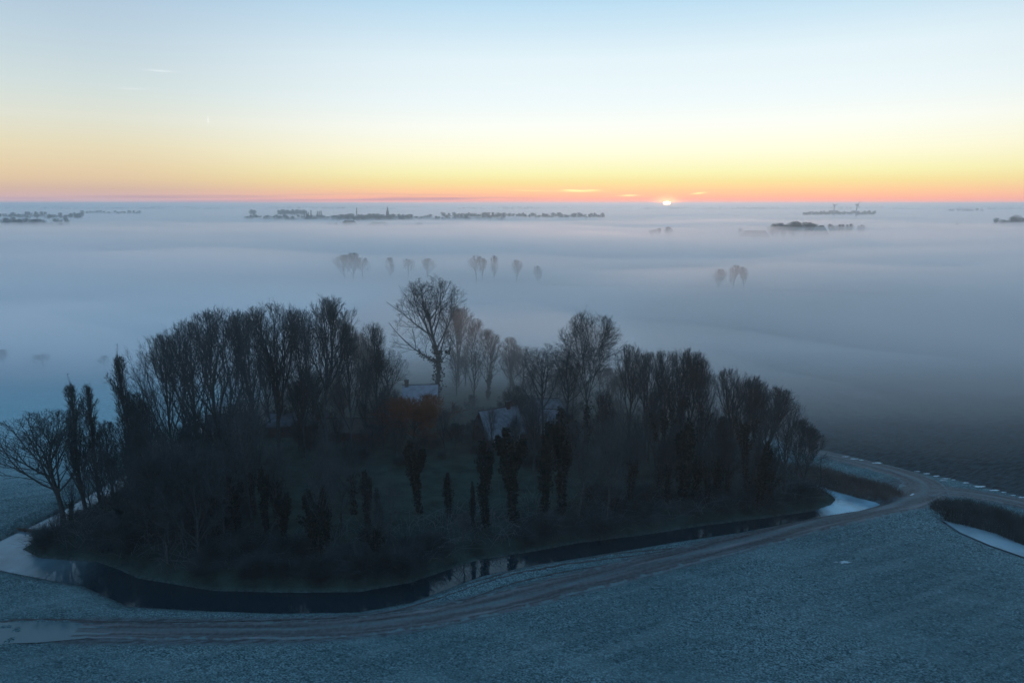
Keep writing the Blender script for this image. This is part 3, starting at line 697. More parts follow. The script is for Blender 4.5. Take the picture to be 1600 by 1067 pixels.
# ------------------------------------------------------------------ trees of the island, one by one
def T(key, name, u, v, vtop, label, cat='tree', group=None, wpx=None, rot=None):
    x, y = at(u, v); h = height_at(y, vtop)
    # a tall tree seen from above leans outward in the picture: u is where its crown stands
    c_, s_ = math.cos(PITCH), math.sin(PITCH); db = y * c_ + CAM_H * s_; x, y = at(800 + (u - 800) * (db - .6 * h * s_) / db, v); wid = wpx * y / 1046.0 if wpx else None
    return plant(key, name, x, y, max(h, 2), label, cat, group, wid, rot, z=h1(x, y, False) - .05)
MAIN = [
 ('open', 'bare_tree', 82, 812, 632, 'spreading leafless tree on the far left tip of the island beside the moat', 185),
 ('col1', 'poplar_tree', 118, 800, 582, 'leftmost narrow upright poplar behind the spreading tree on the island tip', 46),
 ('col2', 'poplar_tree', 143, 788, 598, 'shorter narrow poplar just right of the leftmost poplar', 40),
 ('slim1', 'bare_tree', 168, 792, 655, 'thin grey leafless tree between the two poplar groups at left', 60),
 ('col1', 'poplar_tree', 193, 782, 536, 'tall narrow poplar with a feathery spire top, standing alone at left', 48),
 ('vase2', 'bare_tree', 262, 790, 520, 'rounded leafless tree left of the broadest crown at the left of the island', 110),
 ('vase1', 'bare_tree', 345, 790, 481, 'broad dark fan crowned tree rising over the left thicket, widest crown at left', 190),
 ('fan1', 'bare_tree', 428, 725, 468, 'tall fan shaped tree between the broad left tree and the tall centre left pair', 108),
 ('fan2', 'bare_tree', 508, 735, 463, 'tallest broom shaped tree left of centre with dense upright twigs', 128),
 ('fan3', 'bare_tree', 385, 740, 484, 'upright tree squeezed behind the broad left tree, its top just showing', 80),
 ('vase1', 'bare_tree', 545, 722, 505, 'dark tree on the right flank of the tallest broom shaped tree', 80),
 ('slim1', 'bare_tree', 586, 690, 505, 'thin tree with a sparse wispy tip right of the broom shaped trees', 56),
 ('spread2', 'bare_tree', 604, 672, 545, 'low rounded tree in front of the frosted cottage at its left', 80),
 ('big', 'ivy_clad_tree', 674, 643, 431, 'tallest tree of the island, its trunk ivy covered, behind the frosted cottage', 122),
 ('fan3', 'bare_tree', 716, 606, 478, 'pale misty tree just right of the tallest ivy trunked tree', 62),
 ('slim3', 'bare_tree', 742, 612, 498, 'second misty tree right of the tallest ivy trunked tree', 44),
 ('slim2', 'ivy_clad_tree', 762, 628, 515, 'misty tree with dark ivy lower trunk in the gap at the island centre', 52),
 ('slim3', 'bare_tree', 797, 602, 528, 'faintest misty tree in the gap at the back of the island', 36),
 ('spread2', 'bare_tree', 850, 705, 538, 'round crowned tree left of the forked tree, over the farmhouse roof', 88),
 ('fork', 'ivy_clad_tree', 917, 700, 479, 'tall forked tree with two open crowns right of centre', 112),
 ('fan2', 'bare_tree', 984, 705, 538, 'slender fan topped tree right of the tall forked tree', 62),
 ('vine1', 'ivy_clad_tree', 1036, 765, 544, 'dark dense tree, left one of the ivy choked trees at the right of the island', 80),
 ('vine2', 'ivy_clad_tree', 1066, 755, 542, 'dark dense tree, middle one of the ivy choked trees at the right of the island', 66),
 ('vine1', 'ivy_clad_tree', 1094, 758, 556, 'dark dense tree, right one of the ivy choked trees at the right of the island', 62),
 ('vase2', 'bare_tree', 1012, 722, 552, 'round crown filling the gap between the slender fan tree and the ivy choked trees', 86),
 ('vase1', 'bare_tree', 1078, 718, 549, 'wide crown rising behind the ivy choked trees', 96),
 ('fan1', 'bare_tree', 1186, 742, 590, 'fan crowned tree behind the last big crown at right', 70),
 ('vase2', 'bare_tree', 300, 762, 500, 'rounded crown filling the gap left of the broadest crown', 120),
 ('vase1', 'bare_tree', 468, 720, 480, 'round crown between the tall left fan tree and the tallest broom tree', 96),
 ('spread2', 'bare_tree', 884, 690, 545, 'low spreading crown left of the tall forked tree', 80),
 ('fan1', 'bare_tree', 1142, 735, 572, 'open airy tree right of the ivy choked trees, with sky light through it', 56),
 ('vine2', 'ivy_clad_tree', 1172, 778, 582, 'tree with ivy low on its stem, left of the last big crown at the right', 66),
 ('fan3', 'ivy_clad_tree', 1206, 775, 602, 'last big crown at the right of the island, leaning over its ivy stump', 80),
 ('thin4', 'bare_tree', 1232, 768, 624, 'see through tree just right of the last big crown at right', 84),
 ('small2', 'bare_tree', 1250, 762, 648, 'low bare tree left of the reddish end tree', 60),
 ('thin5', 'bare_tree', 1282, 758, 706, 'last low bush like tree at the right tip of the island', 54),
 ('small1', 'bare_tree', 1262, 758, 662, 'small reddish leafless tree at the right end of the island', 56),
 ('willow', 'willow_tree', 645, 708, 618, 'orange twigged willow in front of the frosted cottage roof', 120),
 ('slim1', 'bare_tree', 940, 745, 612, 'thin leafless tree on the lawn right of the four ivy columns', 60),
 ('slim1', 'bare_tree', 1124, 775, 650, 'thin dark tree in front of the ivy choked trees', 50),
]
for (k, nm, u, v, vt, lab, w) in MAIN: T(k, nm, u, v, vt, lab, wpx=w)
POLES = [
 ('pole1', 762, 832, 684, 'ivy column with a narrow top, leftmost of the four tall ivy columns at the moat', 26),
 ('pole2', 806, 820, 655, 'thickest ivy column, second of the four tall ivy columns at the moat', 36),
 ('pole3', 851, 812, 650, 'third of the four tall ivy columns at the moat, slightly bent', 27),
 ('pole2', 879, 806, 636, 'tallest ivy column with a bushy head, rightmost of the four at the moat', 34),
 ('pole3', 739, 830, 750, 'short thin ivy stump left of the four tall ivy columns', 11),
 ('pole1', 577, 842, 735, 'slim ivy trunk at the left of the lawn clearing', 17),
 ('pole3', 594, 846, 760, 'shorter ivy trunk close beside the slim one at the lawn clearing', 15),
 ('pole2', 655, 806, 682, 'ivy clad trunk in the middle of the lawn clearing', 26),
 ('pole1', 490, 862, 758, 'left of two stout ivy trunks at the front left of the lawn', 24),
 ('pole3', 508, 858, 752, 'right of two stout ivy trunks at the front left of the lawn', 20),
 ('pole1', 416, 842, 730, 'dark ivy trunk at the right edge of the left thicket', 18),
 ('pole2', 438, 850, 772, 'low ivy trunk right of the one edging the left thicket', 20),
 ('pole3', 700, 812, 735, 'short ivy trunk between the lawn and the four tall columns', 18),
 ('pole2', 372, 850, 735, 'ivy trunk inside the left thicket below the broad crown', 22),
 ('pole1', 298, 850, 700, 'ivy trunk deep in the left thicket', 24),
 ('pole3', 1190, 795, 680, 'ivy stump in front of the last big crown at the right', 22),
 ('pole1', 1065, 792, 650, 'broad ivy column in front of the ivy choked trees', 30),
]
for (k, u, v, vt, lab, w) in POLES: T(k, 'ivy_column', u, v, vt, lab, 'ivy trunk', 'ivy smothered trunks on the island', w * 1.05)

rnd = random.Random(77)
def fill(n, ulo, uhi, vlo, vhi, keys, hpx, name, label, group, cat='tree', hr=None, skip=()):
    k = 0; tries = 0
    while k < n and tries < n * 60:
        tries += 1
        u = rnd.uniform(ulo, uhi); v = rnd.uniform(vlo, vhi); x, y = at(u, v)
        s = float(isl_d(np.array([[x]]), np.array([[y]]))[0, 0])
        if s > -1.6 or any(a < u < b and c < v < d for a, b, c, d in skip): continue
        h = rnd.uniform(*hr); key = rnd.choice(keys); plant(key, name, x, y, h, FORM[key] + ' ' + label + ' ' + where(u, v), cat, group, z=h1(x, y, False) - .1); k += 1
OUTLINE = ((20, 720), (60, 700), (110, 690), (180, 680), (230, 620), (280, 565), (330, 535), (380, 495), (560, 505), (600, 560), (640, 610), (780, 612), (820, 570), (960, 565), (1000, 560), (1100, 575), (1150, 605), (1220, 650), (1280, 700), (1310, 760))
LANDMARKS = ((99, 'the spreading tree on the left tip'), (133, 'the leftmost poplar'), (205, 'the spire topped poplar'), (262, 'the rounded left tree'), (345, 'the broadest crown at left'), (428, 'the tall left fan tree'),
             (508, 'the tallest broom tree'), (586, 'the wispy tipped tree'), (645, 'the orange willow'), (720, 'the misty trees at the centre'), (762, 'the leftmost tall ivy column'), (806, 'the thickest ivy column'), (850, 'the third tall ivy column'), (917, 'the tall forked tree'),
             (984, 'the slender fan tree'), (1036, 'the left ivy choked tree'), (1094, 'the right ivy choked tree'), (1142, 'the airy tree at right'), (1206, 'the last big crown at right'), (1262, 'the reddish end tree'))
LM_V = {}
def relation(u, v):
    q = min(LANDMARKS, key=lambda q: abs(q[0] - u)); vl = {m[2]: m[3] for m in ((0, 0, m_[2], m_[3]) for m_ in MAIN)}.get(q[0], 820 if 'column' in q[1] else 620 if 'misty' in q[1] else 740)
    side = 'left of ' if u < q[0] - 8 else 'right of ' if u > q[0] + 8 else ''
    return side, ('behind ' if v < vl - 8 else 'before ' if v > vl + 8 else 'beside '), q[1]
def where(u, v):
    sd_, dp, q = relation(u, v); return (dp + q) if not sd_ else (sd_ + ('and ' + dp if dp != 'beside ' else '') + q)
FORM = {'thin1': 'thin', 'thin2': 'thin', 'thin3': 'fan shaped', 'thin4': 'round', 'thin5': 'spreading', 'thin6': 'dark', 'slim1': 'slim', 'slim2': 'slim', 'slim3': 'slim', 'small1': 'low', 'small2': 'low', 'vine1': 'dark', 'vine2': 'dark', 'fan1': 'fan shaped', 'fan2': 'fan shaped', 'fan3': 'fan shaped', 'vase1': 'round', 'vase2': 'round', 'spread2': 'spreading', 'bush1': 'rounded', 'bush2': 'wide', 'bush3': 'tall'}
def thicket(n, ulo, uhi, vlo, vhi, keys, drop, labels, group, skip=(), wk=1.0):
    k = 0; tries = 0
    while k < n and tries < n * 80:
        tries += 1
        u = rnd.uniform(ulo, uhi); v = rnd.uniform(vlo, vhi); x, y = at(u, v)
        s = float(isl_d(np.array([[x]]), np.array([[y]]))[0, 0])
        if s > -1.2 or any(a < u < b and c < v < d for a, b, c, d in skip): continue
        vt = np.interp(u, [q[0] for q in OUTLINE], [q[1] for q in OUTLINE]) + rnd.uniform(*drop)
        h = min(height_at(y, vt), 21)
        if h < 4.5: continue
        key = rnd.choice(keys); zt, rx = PROTO[key][1:]
        ivy = any(nm == 'ivy' for nm, _ in PROTO[key][0])
        small = key.startswith('small')
        lab = ('tall ' if h > 14 else 'short ' if h < 8 and not small else '') + FORM[key] + (' ivied' if ivy else ' bare') + (' sapling ' if small else ' tree ') + where(u, v)
        plant(key, 'sapling' if small else 'ivy_clad_tree' if ivy else 'bare_tree', x, y, h, lab, 'sapling' if small else 'tree', group + (' with ivy' if ivy else ''), wid=2 * rx * (h / zt) ** .8 * wk, z=h1(x, y, False) - .1); k += 1
thicket(30, 130, 400, 665, 860, ['thin1', 'thin2', 'thin3', 'thin4', 'thin5', 'thin6', 'thin6'], (70, 220), ('bare tree merging into the dense dark thicket at the left of the island', 'ivy clad tree merging into the dense dark thicket at the left of the island'), 'thicket at the left of the island')
thicket(13, 420, 640, 640, 705, ['thin1', 'thin2', 'thin3', 'thin4', 'thin5', 'thin6'], (60, 150), ('bare tree in the dark mass below the tall centre left pair', 'ivy clad tree in the dark mass below the tall centre left pair'), 'trees below the tall centre left pair')
thicket(28, 975, 1275, 690, 800, ['thin1', 'thin2', 'thin3', 'thin4', 'thin6', 'vine1'], (40, 140), ('bare tree merging into the dense thicket at the right of the island', 'ivy clad tree merging into the dense thicket at the right of the island'), 'thicket at the right of the island')
thicket(22, 780, 985, 630, 700, ['thin3', 'thin1', 'thin5', 'spread2', 'thin4'], (10, 80), ('bare tree around the round crowned and forked trees behind the farmhouse', 'ivy clad tree behind the farmhouse'), 'trees behind the farmhouse')
thicket(26, 560, 1200, 585, 640, ['slim3', 'small2', 'slim2', 'spread2', 'fan3'], (0, 50), ('mist veiled bare tree along the back edge of the island', 'mist veiled ivy tree along the back edge of the island'), 'trees along the back edge of the island')
thicket(14, 150, 560, 610, 690, ['thin3', 'fan1', 'thin2', 'vase2', 'thin4'], (50, 120), ('bare tree at the rear left edge of the island behind the tall fan crowns', 'ivy clad tree at the rear left edge of the island'), 'trees at the rear left edge')
thicket(12, 60, 250, 745, 830, ['thin1', 'thin4', 'thin6', 'fan3', 'slim1'], (-15, 60), ('', ''), 'trees at the left end of the island')
thicket(14, 60, 330, 800, 890, ['thin5', 'small1', 'thin1'], (90, 170), ('low bare tree on the front left bank of the island', ''), 'low trees on the front left bank')
thicket(22, 560, 800, 640, 725, ['thin1', 'thin3', 'thin5', 'small2'], (20, 100), ('', ''), 'trees at the centre of the island', wk=.9)
thicket(13, 400, 780, 800, 890, ['thin1', 'thin2', 'thin5', 'thin2'], (170, 260), ('', ''), 'thin trees along the front bank at the clearing')
thicket(12, 880, 1000, 730, 830, ['thin1', 'thin3', 'thin5'], (60, 170), ('', ''), 'thin trees right of the ivy columns')
thicket(10, 690, 835, 606, 645, ['thin3', 'thin4', 'thin1', 'spread2'], (-75, 0), ('', ''), 'trees filling the misty gap at the centre')
thicket(3, 800, 860, 716, 765, ['thin1', 'thin3'], (30, 90), ('', ''), 'thin trees in front of the farmhouse')
thicket(8, 430, 600, 700, 725, ['thin1', 'thin5', 'small2'], (110, 170), ('', ''), 'thin trees in front of the outbuildings')
LAWN = ((380, 720, 690, 830), (690, 960, 715, 815))
fill(22, 600, 900, 650, 712, ['small1', 'small2'], None, 'sapling', 'leafless garden sapling', 'garden trees round the farm buildings', hr=(4, 7))
fill(60, 60, 760, 800, 915, ['bush1', 'bush2', 'bush3'], None, 'shrub', 'leafless bank shrub', 'shrubs on the front bank, left half', 'shrub', (1.6, 3.6), skip=((380, 740, 700, 850),))
fill(40, 760, 1300, 765, 855, ['bush1', 'bush2', 'bush3'], None, 'shrub', 'leafless bank shrub', 'shrubs on the front bank, right half', 'shrub', (1.4, 3.0), skip=((740, 900, 700, 828),))
fill(46, 420, 1000, 655, 735, ['bush1', 'bush2', 'bush3'], None, 'shrub', 'garden shrub', 'shrubs round the farm buildings', 'shrub', (1.4, 2.6))

# ------------------------------------------------------------------ buildings on the island
def boxmesh(bs):
    parts = []
    for (x0, x1, y0, y1, z0, z1) in bs:
        V = np.array([(x, y, z) for z in (z0, z1) for x, y in ((x0, y0), (x1, y0), (x1, y1), (x0, y1))], float)
        parts.append((V, np.array([(0, 3, 2, 1), (4, 5, 6, 7), (0, 1, 5, 4), (1, 2, 6, 5), (2, 3, 7, 6), (3, 0, 4, 7)])))
    return merge(parts)
def boxobj(name, bs, material, parent): return link(name, mesh_np(name, *boxmesh(bs), material), parent)
def house(name, x, y, rot, Lx, Ly, wall, roof, label, cat, hip=0.0, wallm='brick', roofm='roof_dark', windows=3, chimneys=(), over=.35, door=True):
    windows = windows
    r = bpy.data.objects.new(name, None); COL.objects.link(r); r.location = (x, y, h1(x, y, False) - .1); r.rotation_euler.z = rot; tag(r, label, cat)
    a, b = Lx / 2, Ly / 2
    # walls with gables
    V = [(-a, -b, 0), (a, -b, 0), (a, b, 0), (-a, b, 0), (-a, -b, wall), (a, -b, wall), (a, b, wall), (-a, b, wall)]
    me = bpy.data.meshes.new('wall'); fs = [(0, 1, 5, 4), (1, 2, 6, 5), (2, 3, 7, 6), (3, 0, 4, 7)]
    if hip == 0: V += [(-a, 0, wall + roof - .08), (a, 0, wall + roof - .08)]; fs += [(4, 8, 7), (5, 6, 9)]
    me.from_pydata(V, [], fs); me.materials.append(M_[wallm]); link('wall', me, r)
    A, B = a + over, b + over; hx = hip * a; zl = wall - over * roof / b; zt = wall + roof; th = .22
    rv = [(-A, -B, zl), (A, -B, zl), (A, B, zl), (-A, B, zl), (-A + hx, 0, zt), (A - hx, 0, zt)]
    V = rv + [(p[0], p[1], p[2] + th) for p in rv]
    me = bpy.data.meshes.new('roof')
    fs = [(6, 7, 11, 10), (8, 9, 10, 11), (7, 8, 11), (9, 6, 10), (1, 0, 4, 5), (3, 2, 5, 4), (0, 1, 7, 6), (1, 2, 8, 7), (2, 3, 9, 8), (3, 0, 6, 9)]
    if hip == 0: fs = [(6, 7, 11, 10), (8, 9, 10, 11), (1, 0, 4, 5), (3, 2, 5, 4), (0, 1, 7, 6), (2, 3, 9, 8), (1, 5, 11, 7), (5, 2, 8, 11), (0, 6, 10, 4), (4, 10, 9, 3)]
    me.from_pydata(V, [], fs); me.materials.append(M_[roofm]); ro = link('roof', me, r)
    for (cx, cyy) in chimneys:
        boxobj('chimney', [(cx - .4, cx + .4, cyy - .4, cyy + .4, wall + roof * .6, wall + roof + 1.1), (cx - .5, cx + .5, cyy - .5, cyy + .5, wall + roof + 1.1, wall + roof + 1.25)], M_['brick'], ro)
    boxobj('ridge', [(-A + hx, A - hx, -.12, .12, zt + th - .06, zt + th + .06)], M_['brick'], ro)
    fr = 'wood' if roofm != 'thatch' else 'white'
    for i in range(windows):
        wx = -a + (i + .75) * Lx / (windows + .5)
        f = boxobj('window', [(wx - .5, wx + .5, -b - .05, -b - .003, 1.0, 2.1)], M_[fr], r); boxobj('pane', [(wx - .4, wx + .4, -b - .075, -b - .053, 1.1, 2.0)], M_['glass'], f)
    if door:
        boxobj('door', [(-.5, .5, -b - .06, -b - .003, 0, 2.1)], M_['wood'], r)
    return r
x, y = at(655, 655); house('cottage', x, y + 3, .06, 7, 6, 3.0, 3.2, 'cottage with a steep frosted roof behind the orange willow', 'house', roofm='frost_roof', chimneys=((-2.9, 0),), windows=2)
x, y = at(795, 715); house('farmhouse', x - 2, y + 7, .5, 7.5, 7, 2.6, 4.0, 'farmhouse with pale steep roof behind the leftmost ivy columns', 'house', hip=.0, roofm='thatch', chimneys=((2, 0),), windows=3)
x, y = at(840, 705); house('barn', x + 2, y + 11, .08, 9, 8, 2.6, 3.8, 'dark hipped barn roof joined behind the farmhouse', 'barn', hip=.5, roofm='thatch', windows=3)
x, y = at(862, 690); house('annexe', x, y + 1, -.1, 4.2, 4, 3.8, 1.8, 'small annexe with a bright frosted roof by the tallest ivy column', 'shed', roofm='frost_roof', windows=1, wallm='white')
x, y = at(470, 678); house('outbuilding', x, y, .12, 11, 6, 2.4, 1.6, 'long low outbuilding with a frosted bluish roof behind the left trees', 'shed', roofm='frost_dim', windows=3)
x, y = at(555, 685); house('outbuilding', x, y, .0, 12, 6, 1.9, 1.7, 'long low dark roofed outbuilding left of the willow', 'shed', roofm='roof_dark', windows=4)
x, y = at(345, 700); house('greenhouse', x, y + 6, .25, 9, 6, 2.2, 2.4, 'pale roofed shed glimpsed through the broad left tree', 'shed', roofm='frost_dim', windows=2)
# white garden door frame by the farmhouse, little white hen hut
x, y = at(891, 715); g = tag(link('garden_shed', mesh_np('garden_shed', *boxmesh([(-.65, .65, -.6, .6, 0, 2.1), (-.75, .75, -.7, .7, 2.1, 2.2)]), M_['white']), loc=(x, y, h1(x, y, False))), 'small white shed beside the tallest ivy column', 'shed')
f = boxobj('window', [(-.5, -.05, -.66, -.603, .9, 1.8)], M_['glass'], g); boxobj('door', [(.05, .55, -.66, -.603, .05, 1.9)], M_['wood'], g)
# plank dam across the left canal
x0, y0 = at(24, 826, -.7); x1, y1 = at(56, 829, -.7); g = bpy.data.objects.new('plank_dam', None); COL.objects.link(g); g.location = ((x0 + x1) / 2, (y0 + y1) / 2, -.9); g.rotation_euler.z = math.atan2(y1 - y0, x1 - x0)
tag(g, 'narrow plank dam across the moat at the left edge', 'dam'); Lh = math.hypot(x1 - x0, y1 - y0) / 2 + 1
boxobj('plank', [(-Lh, Lh, -.12, .12, -.3, .35)], M_['wood'], g)
for q in (-.8, 0, .8): boxobj('post', [(q * Lh - .08, q * Lh + .08, -.22, -.125, -.6, .55)], M_['wood'], g)

# ------------------------------------------------------------------ trees out in the fog
def far_tree(key, u, v, vt, label, group=None, wpx=None, name='bare_tree'):
    return T(key, name, u, v, vt, label, 'tree', group, wpx)
for a in [('vase2', 537, 440, 397, 'left tree of the dense clump in the fog left of the tallest tree', 34), ('vase1', 551, 441, 394, 'middle tree of the dense clump in the fog left of the tallest tree', 36), ('spread2', 566, 440, 401, 'right tree of the dense clump in the fog left of the tallest tree', 30),
          ('slim3', 609, 438, 401, 'leftmost and thinnest of three faint trees in a row above the tallest tree', 17), ('spread2', 637, 437, 403, 'middle of three faint trees in a row above the tallest tree', 24), ('open', 668, 437, 403, 'rightmost of three faint trees in a row above the tallest tree', 27),
          ('spread2', 744, 442, 398, 'broad tree in the fog right above the gap, with a narrow companion', 30), ('fan1', 754, 441, 402, 'half hidden tree behind the broad one in the fog above the gap', 16), ('slim3', 772, 441, 398, 'narrow oval tree in the fog beside the broad one', 15),
          ('fan2', 807, 443, 405, 'pale tree in the fog, second from the right in the middle row', 19), ('small2', 840, 444, 413, 'faintest tree at the right end of the middle row', 15),
          ('vase2', 1124, 458, 419, 'left tree of the pair standing alone in fog right of centre', 26), ('fan3', 1149, 458, 413, 'tall left crown of the right tree pair standing in fog', 20), ('fan1', 1162, 458, 415, 'tall right crown of the right tree pair standing in fog', 18),
          ('fan1', 1019, 378, 358, 'leftmost tree of the small clump below the sun', 12), ('fan2', 1029, 378, 356, 'second tree of the small clump below the sun', 12), ('vase1', 1044, 378, 354, 'tallest tree of the small clump below the sun', 18),
          ('vase2', 3, 574, 545, 'ghostly tree in the fog at the left edge', 22), ('spread2', 66, 576, 552, 'ghostly tree in the fog above the leftmost poplar', 34), ('slim3', 163, 574, 555, 'barely visible tree in the fog left of the spire topped poplar', 20),
          ('vase1', 1157, 374, 356, 'round tree at the left gable of the hipped barn in the fog', 12), ('small2', 1169, 374, 358, 'little tree rising behind the hipped barn in the fog', 9)]:
    far_tree(a[0], a[1], a[2], a[3], a[4], wpx=a[5])
BELT = []
def low_seg(style, seed):
    segs, _ = grow_tree(style, seed); a = np.array([q for q in segs if q[8] <= 2 or (q[8] == 3 and hash(q) % 3 == 0)]); a[:, 6:8] = np.maximum(a[:, 6:8] * 1.0, .06); return a, max(a[:, 5])
LOW = [low_seg('vase', 501), low_seg('spread', 502), low_seg('fan', 503)]
def belt(n, u0, u1, v, vt0, vt1, w=(8, 14), dv=1.2):
    n = int(n * 1.5)
    for i in range(n):
        u = u0 + (u1 - u0) * (i + rnd.uniform(.1, .9)) / n; x, y = at(u, v + rnd.uniform(-dv, dv)); h = max(height_at(y, rnd.uniform(vt0, vt1)), 4)
        a, zt = rnd.choice(LOW); sz = h / zt; sx = rnd.uniform(*w) * y / 1088 / 15.0; th = rnd.uniform(0, 6.28); c, s_ = math.cos(th), math.sin(th)
        def tf(P): return np.column_stack([x + sx * (P[:, 0] * c - P[:, 1] * s_), y + sx * (P[:, 0] * s_ + P[:, 1] * c), P[:, 2] * sz])
        BELT.append(tubes(tf(a[:, 0:3]), tf(a[:, 3:6]), a[:, 6] * 1.6, a[:, 7] * 1.6, 3))
rnd = random.Random(5)
def far_row(n, u0, u1, v, vt0, vt1, keys, label, group, w=(8, 14), dv=1.2):
    for i in range(n):
        u = u0 + (u1 - u0) * (i + rnd.uniform(.1, .9)) / n; far_tree(rnd.choice(keys), u, v + rnd.uniform(-dv, dv), rnd.uniform(vt0, vt1), label, group, wpx=rnd.uniform(*w))
VK = ['vase1', 'vase2', 'fan1', 'fan2', 'spread2', 'vine1']
far_row(14, 1206, 1274, 375, 343, 353, VK, 'bare tree of the big dark clump in the farm right of the sun', 'trees of the big farm clump', (16, 24), 2)
far_row(3, 1206, 1226, 376, 354, 358, VK, 'lower tree at the left flank of the big dark farm clump', 'flank trees of the big farm clump', (10, 14))
far_row(9, 1296, 1332, 372, 349, 353, VK, 'square cut tree of the dense row right of the farmhouse in the fog', 'dense tree row right of the farmhouse', (8, 12))
far_row(3, 1341, 1350, 371, 350, 352, VK, 'tree of the small separate block at the right end of the farm row', 'small tree block at the end of the farm row', (8, 10), .5)
far_row(16, 4, 104, 361, 338, 348, VK, 'tree of the dark wood at the far left in the fog', 'trees of the nearer wood at far left', (12, 20), 2)
belt(22, 0, 130, 346, 330, 339, (8, 14), 1.5)
belt(17, 125, 220, 337, 328, 332, (7, 10), .8)
belt(75, 385, 790, 347, 334, 341, (9, 16), 1.5)
belt(42, 520, 640, 348, 333, 340, (9, 14), 1.5)
belt(50, 690, 945, 345, 331, 338, (8, 14), 1.2)
belt(17, 435, 478, 341, 326, 330, (6, 9), .8)
far_row(4, 391, 398, 341, 327, 329, VK, 'tree of the small square grove left of the village', 'small square grove left of the village', (6, 8), .5)
for i, u in enumerate((475, 479, 482, 486, 496, 499, 502)): far_tree(('col1', 'col2')[i % 2], u, 347, 327.5 + (i % 3), 'slim dark poplar of the clump standing up from the village belt', 'village poplars', 3.6, 'poplar_tree')
belt(30, 1255, 1368, 340, 328, 332, (6, 9), .8)
far_row(5, 1490, 1520, 361, 348, 353, VK, 'low tree behind the long farm building at right', 'trees behind the long farm building', (7, 10), .8)
far_row(10, 1425, 1500, 363, 352, 354, VK, 'hedge tree of the long low row at right', 'low hedge row at right', (9, 13), .8)
far_tree('open', 1557, 362, 340, 'round open tree left of the roof at the right edge', wpx=15); far_tree('spread2', 1588, 362, 335, 'largest round tree behind the roof at the right edge', wpx=18)
far_row(4, 515, 550, 361, 344, 350, VK, 'tree beside the mound shaped barn before the village', 'trees by the mound shaped barn', (9, 12), .5)
far_row(7, 1566, 1600, 362, 337, 345, VK, 'tree of the dark clump round the roof at the right edge', 'trees round the roof at the right edge', (10, 16), 1)
far_row(8, 1480, 1535, 333, 325, 328, VK, 'tiny tree of the far copse high at right', 'far copse at right', (6, 9), .5)

V, Fq = merge(BELT); tag(link('village_woods', mesh_np('village_woods', V, Fq, M_['twig_dark'])), 'long dark belts of trees about the village and under the wind turbines', 'woodland', kind='stuff')
# farms in the fog
def farb(name, u, v, wpx, vtop, label, cat, hip, rot=0.0, depth=14, roofm='roof_dark', wall=.3):
    x, y = at(u, v); h = height_at(y, vtop); Lx = wpx * y / 1088.0
    return house(name, x, y, rot, Lx, depth, h * wall, h * (1 - wall), label, cat, hip=hip, roofm=roofm, windows=5, over=.4)
farb('barn', 1179, 376, 44, 360.5, 'long hipped roof barn standing in the fog left of the big clump', 'barn', .28)
farb('farmhouse', 1282, 374, 22, 352.5, 'pyramid roofed farmhouse in fog right of the big clump', 'house', .75)
farb('barn', 546, 357, 32, 345, 'mound shaped farm roof before the village, left one', 'barn', .55, depth=22)
farb('barn', 592, 358, 44, 347, 'wide low farm roof before the village, middle one', 'barn', .6, depth=22)
farb('barn', 655, 357, 22, 348, 'small pyramid farm roof before the village, right one', 'barn', .85, depth=18)
farb('barn', 1590, 362, 50, 349, 'dark roof cut off by the right edge in the fog', 'barn', .15)
farb('barn', 1545, 362, 60, 354, 'long low building joining the hedge row to the roof at the right edge', 'barn', .1)
farb('barn', 1365, 372, 9, 367.5, 'small pale shed in the fog right of the farm', 'shed', 0, roofm='frost_roof', depth=6)
for i, (u, v, w) in enumerate(((530, 347, 10), (575, 346, 8), (622, 346, 9), (640, 347, 10), (560, 349, 7), (668, 346, 9))):
    farb('house', u, v, w, v - 7, ('village house roof left of the factory chimney', 'village house roof between chimney and church', 'village house roof just right of the church', 'second village roof right of the church', 'low village roof at the foot of the factory chimney', 'third village roof right of the church')[i], 'house', .2, depth=9)
# church
x, y = at(606, 347); hs = height_at(y, 321.5); k = y / 1088.0
ch = bpy.data.objects.new('church', None); COL.objects.link(ch); ch.location = (x, y, 0); tag(ch, 'village church with a pointed spire on the horizon', 'church')
tw = 2.1 * k; boxobj('tower', [(-tw, tw, -tw, tw, 0, hs * .50)], M_['stone'], ch)
V = [(-tw * 1.08, -tw * 1.08, hs * .5), (tw * 1.08, -tw * 1.08, hs * .5), (tw * 1.08, tw * 1.08, hs * .5), (-tw * 1.08, tw * 1.08, hs * .5), (0, 0, hs)]
me = bpy.data.meshes.new('spire'); me.from_pydata(V, [], [(0, 1, 4), (1, 2, 4), (2, 3, 4), (3, 0, 4), (3, 2, 1, 0)]); me.materials.append(M_['roof_dark']); link('spire', me, ch)
boxobj('nave', [(tw + .01, tw + 8 * k, -tw * 1.3, tw * 1.3, 0, hs * .2)], M_['stone'], ch)
V = [(tw, -tw * 1.5, hs * .2), (tw + 8.3 * k, -tw * 1.5, hs * .2), (tw + 8.3 * k, tw * 1.5, hs * .2), (tw, tw * 1.5, hs * .2), (tw, 0, hs * .36), (tw + 8.3 * k, 0, hs * .36)]
me = bpy.data.meshes.new('nave_roof'); me.from_pydata(V, [], [(0, 1, 5, 4), (2, 3, 4, 5), (1, 2, 5), (3, 0, 4), (3, 2, 1, 0)]); me.materials.append(M_['roof_dark']); link('nave_roof', me, ch)
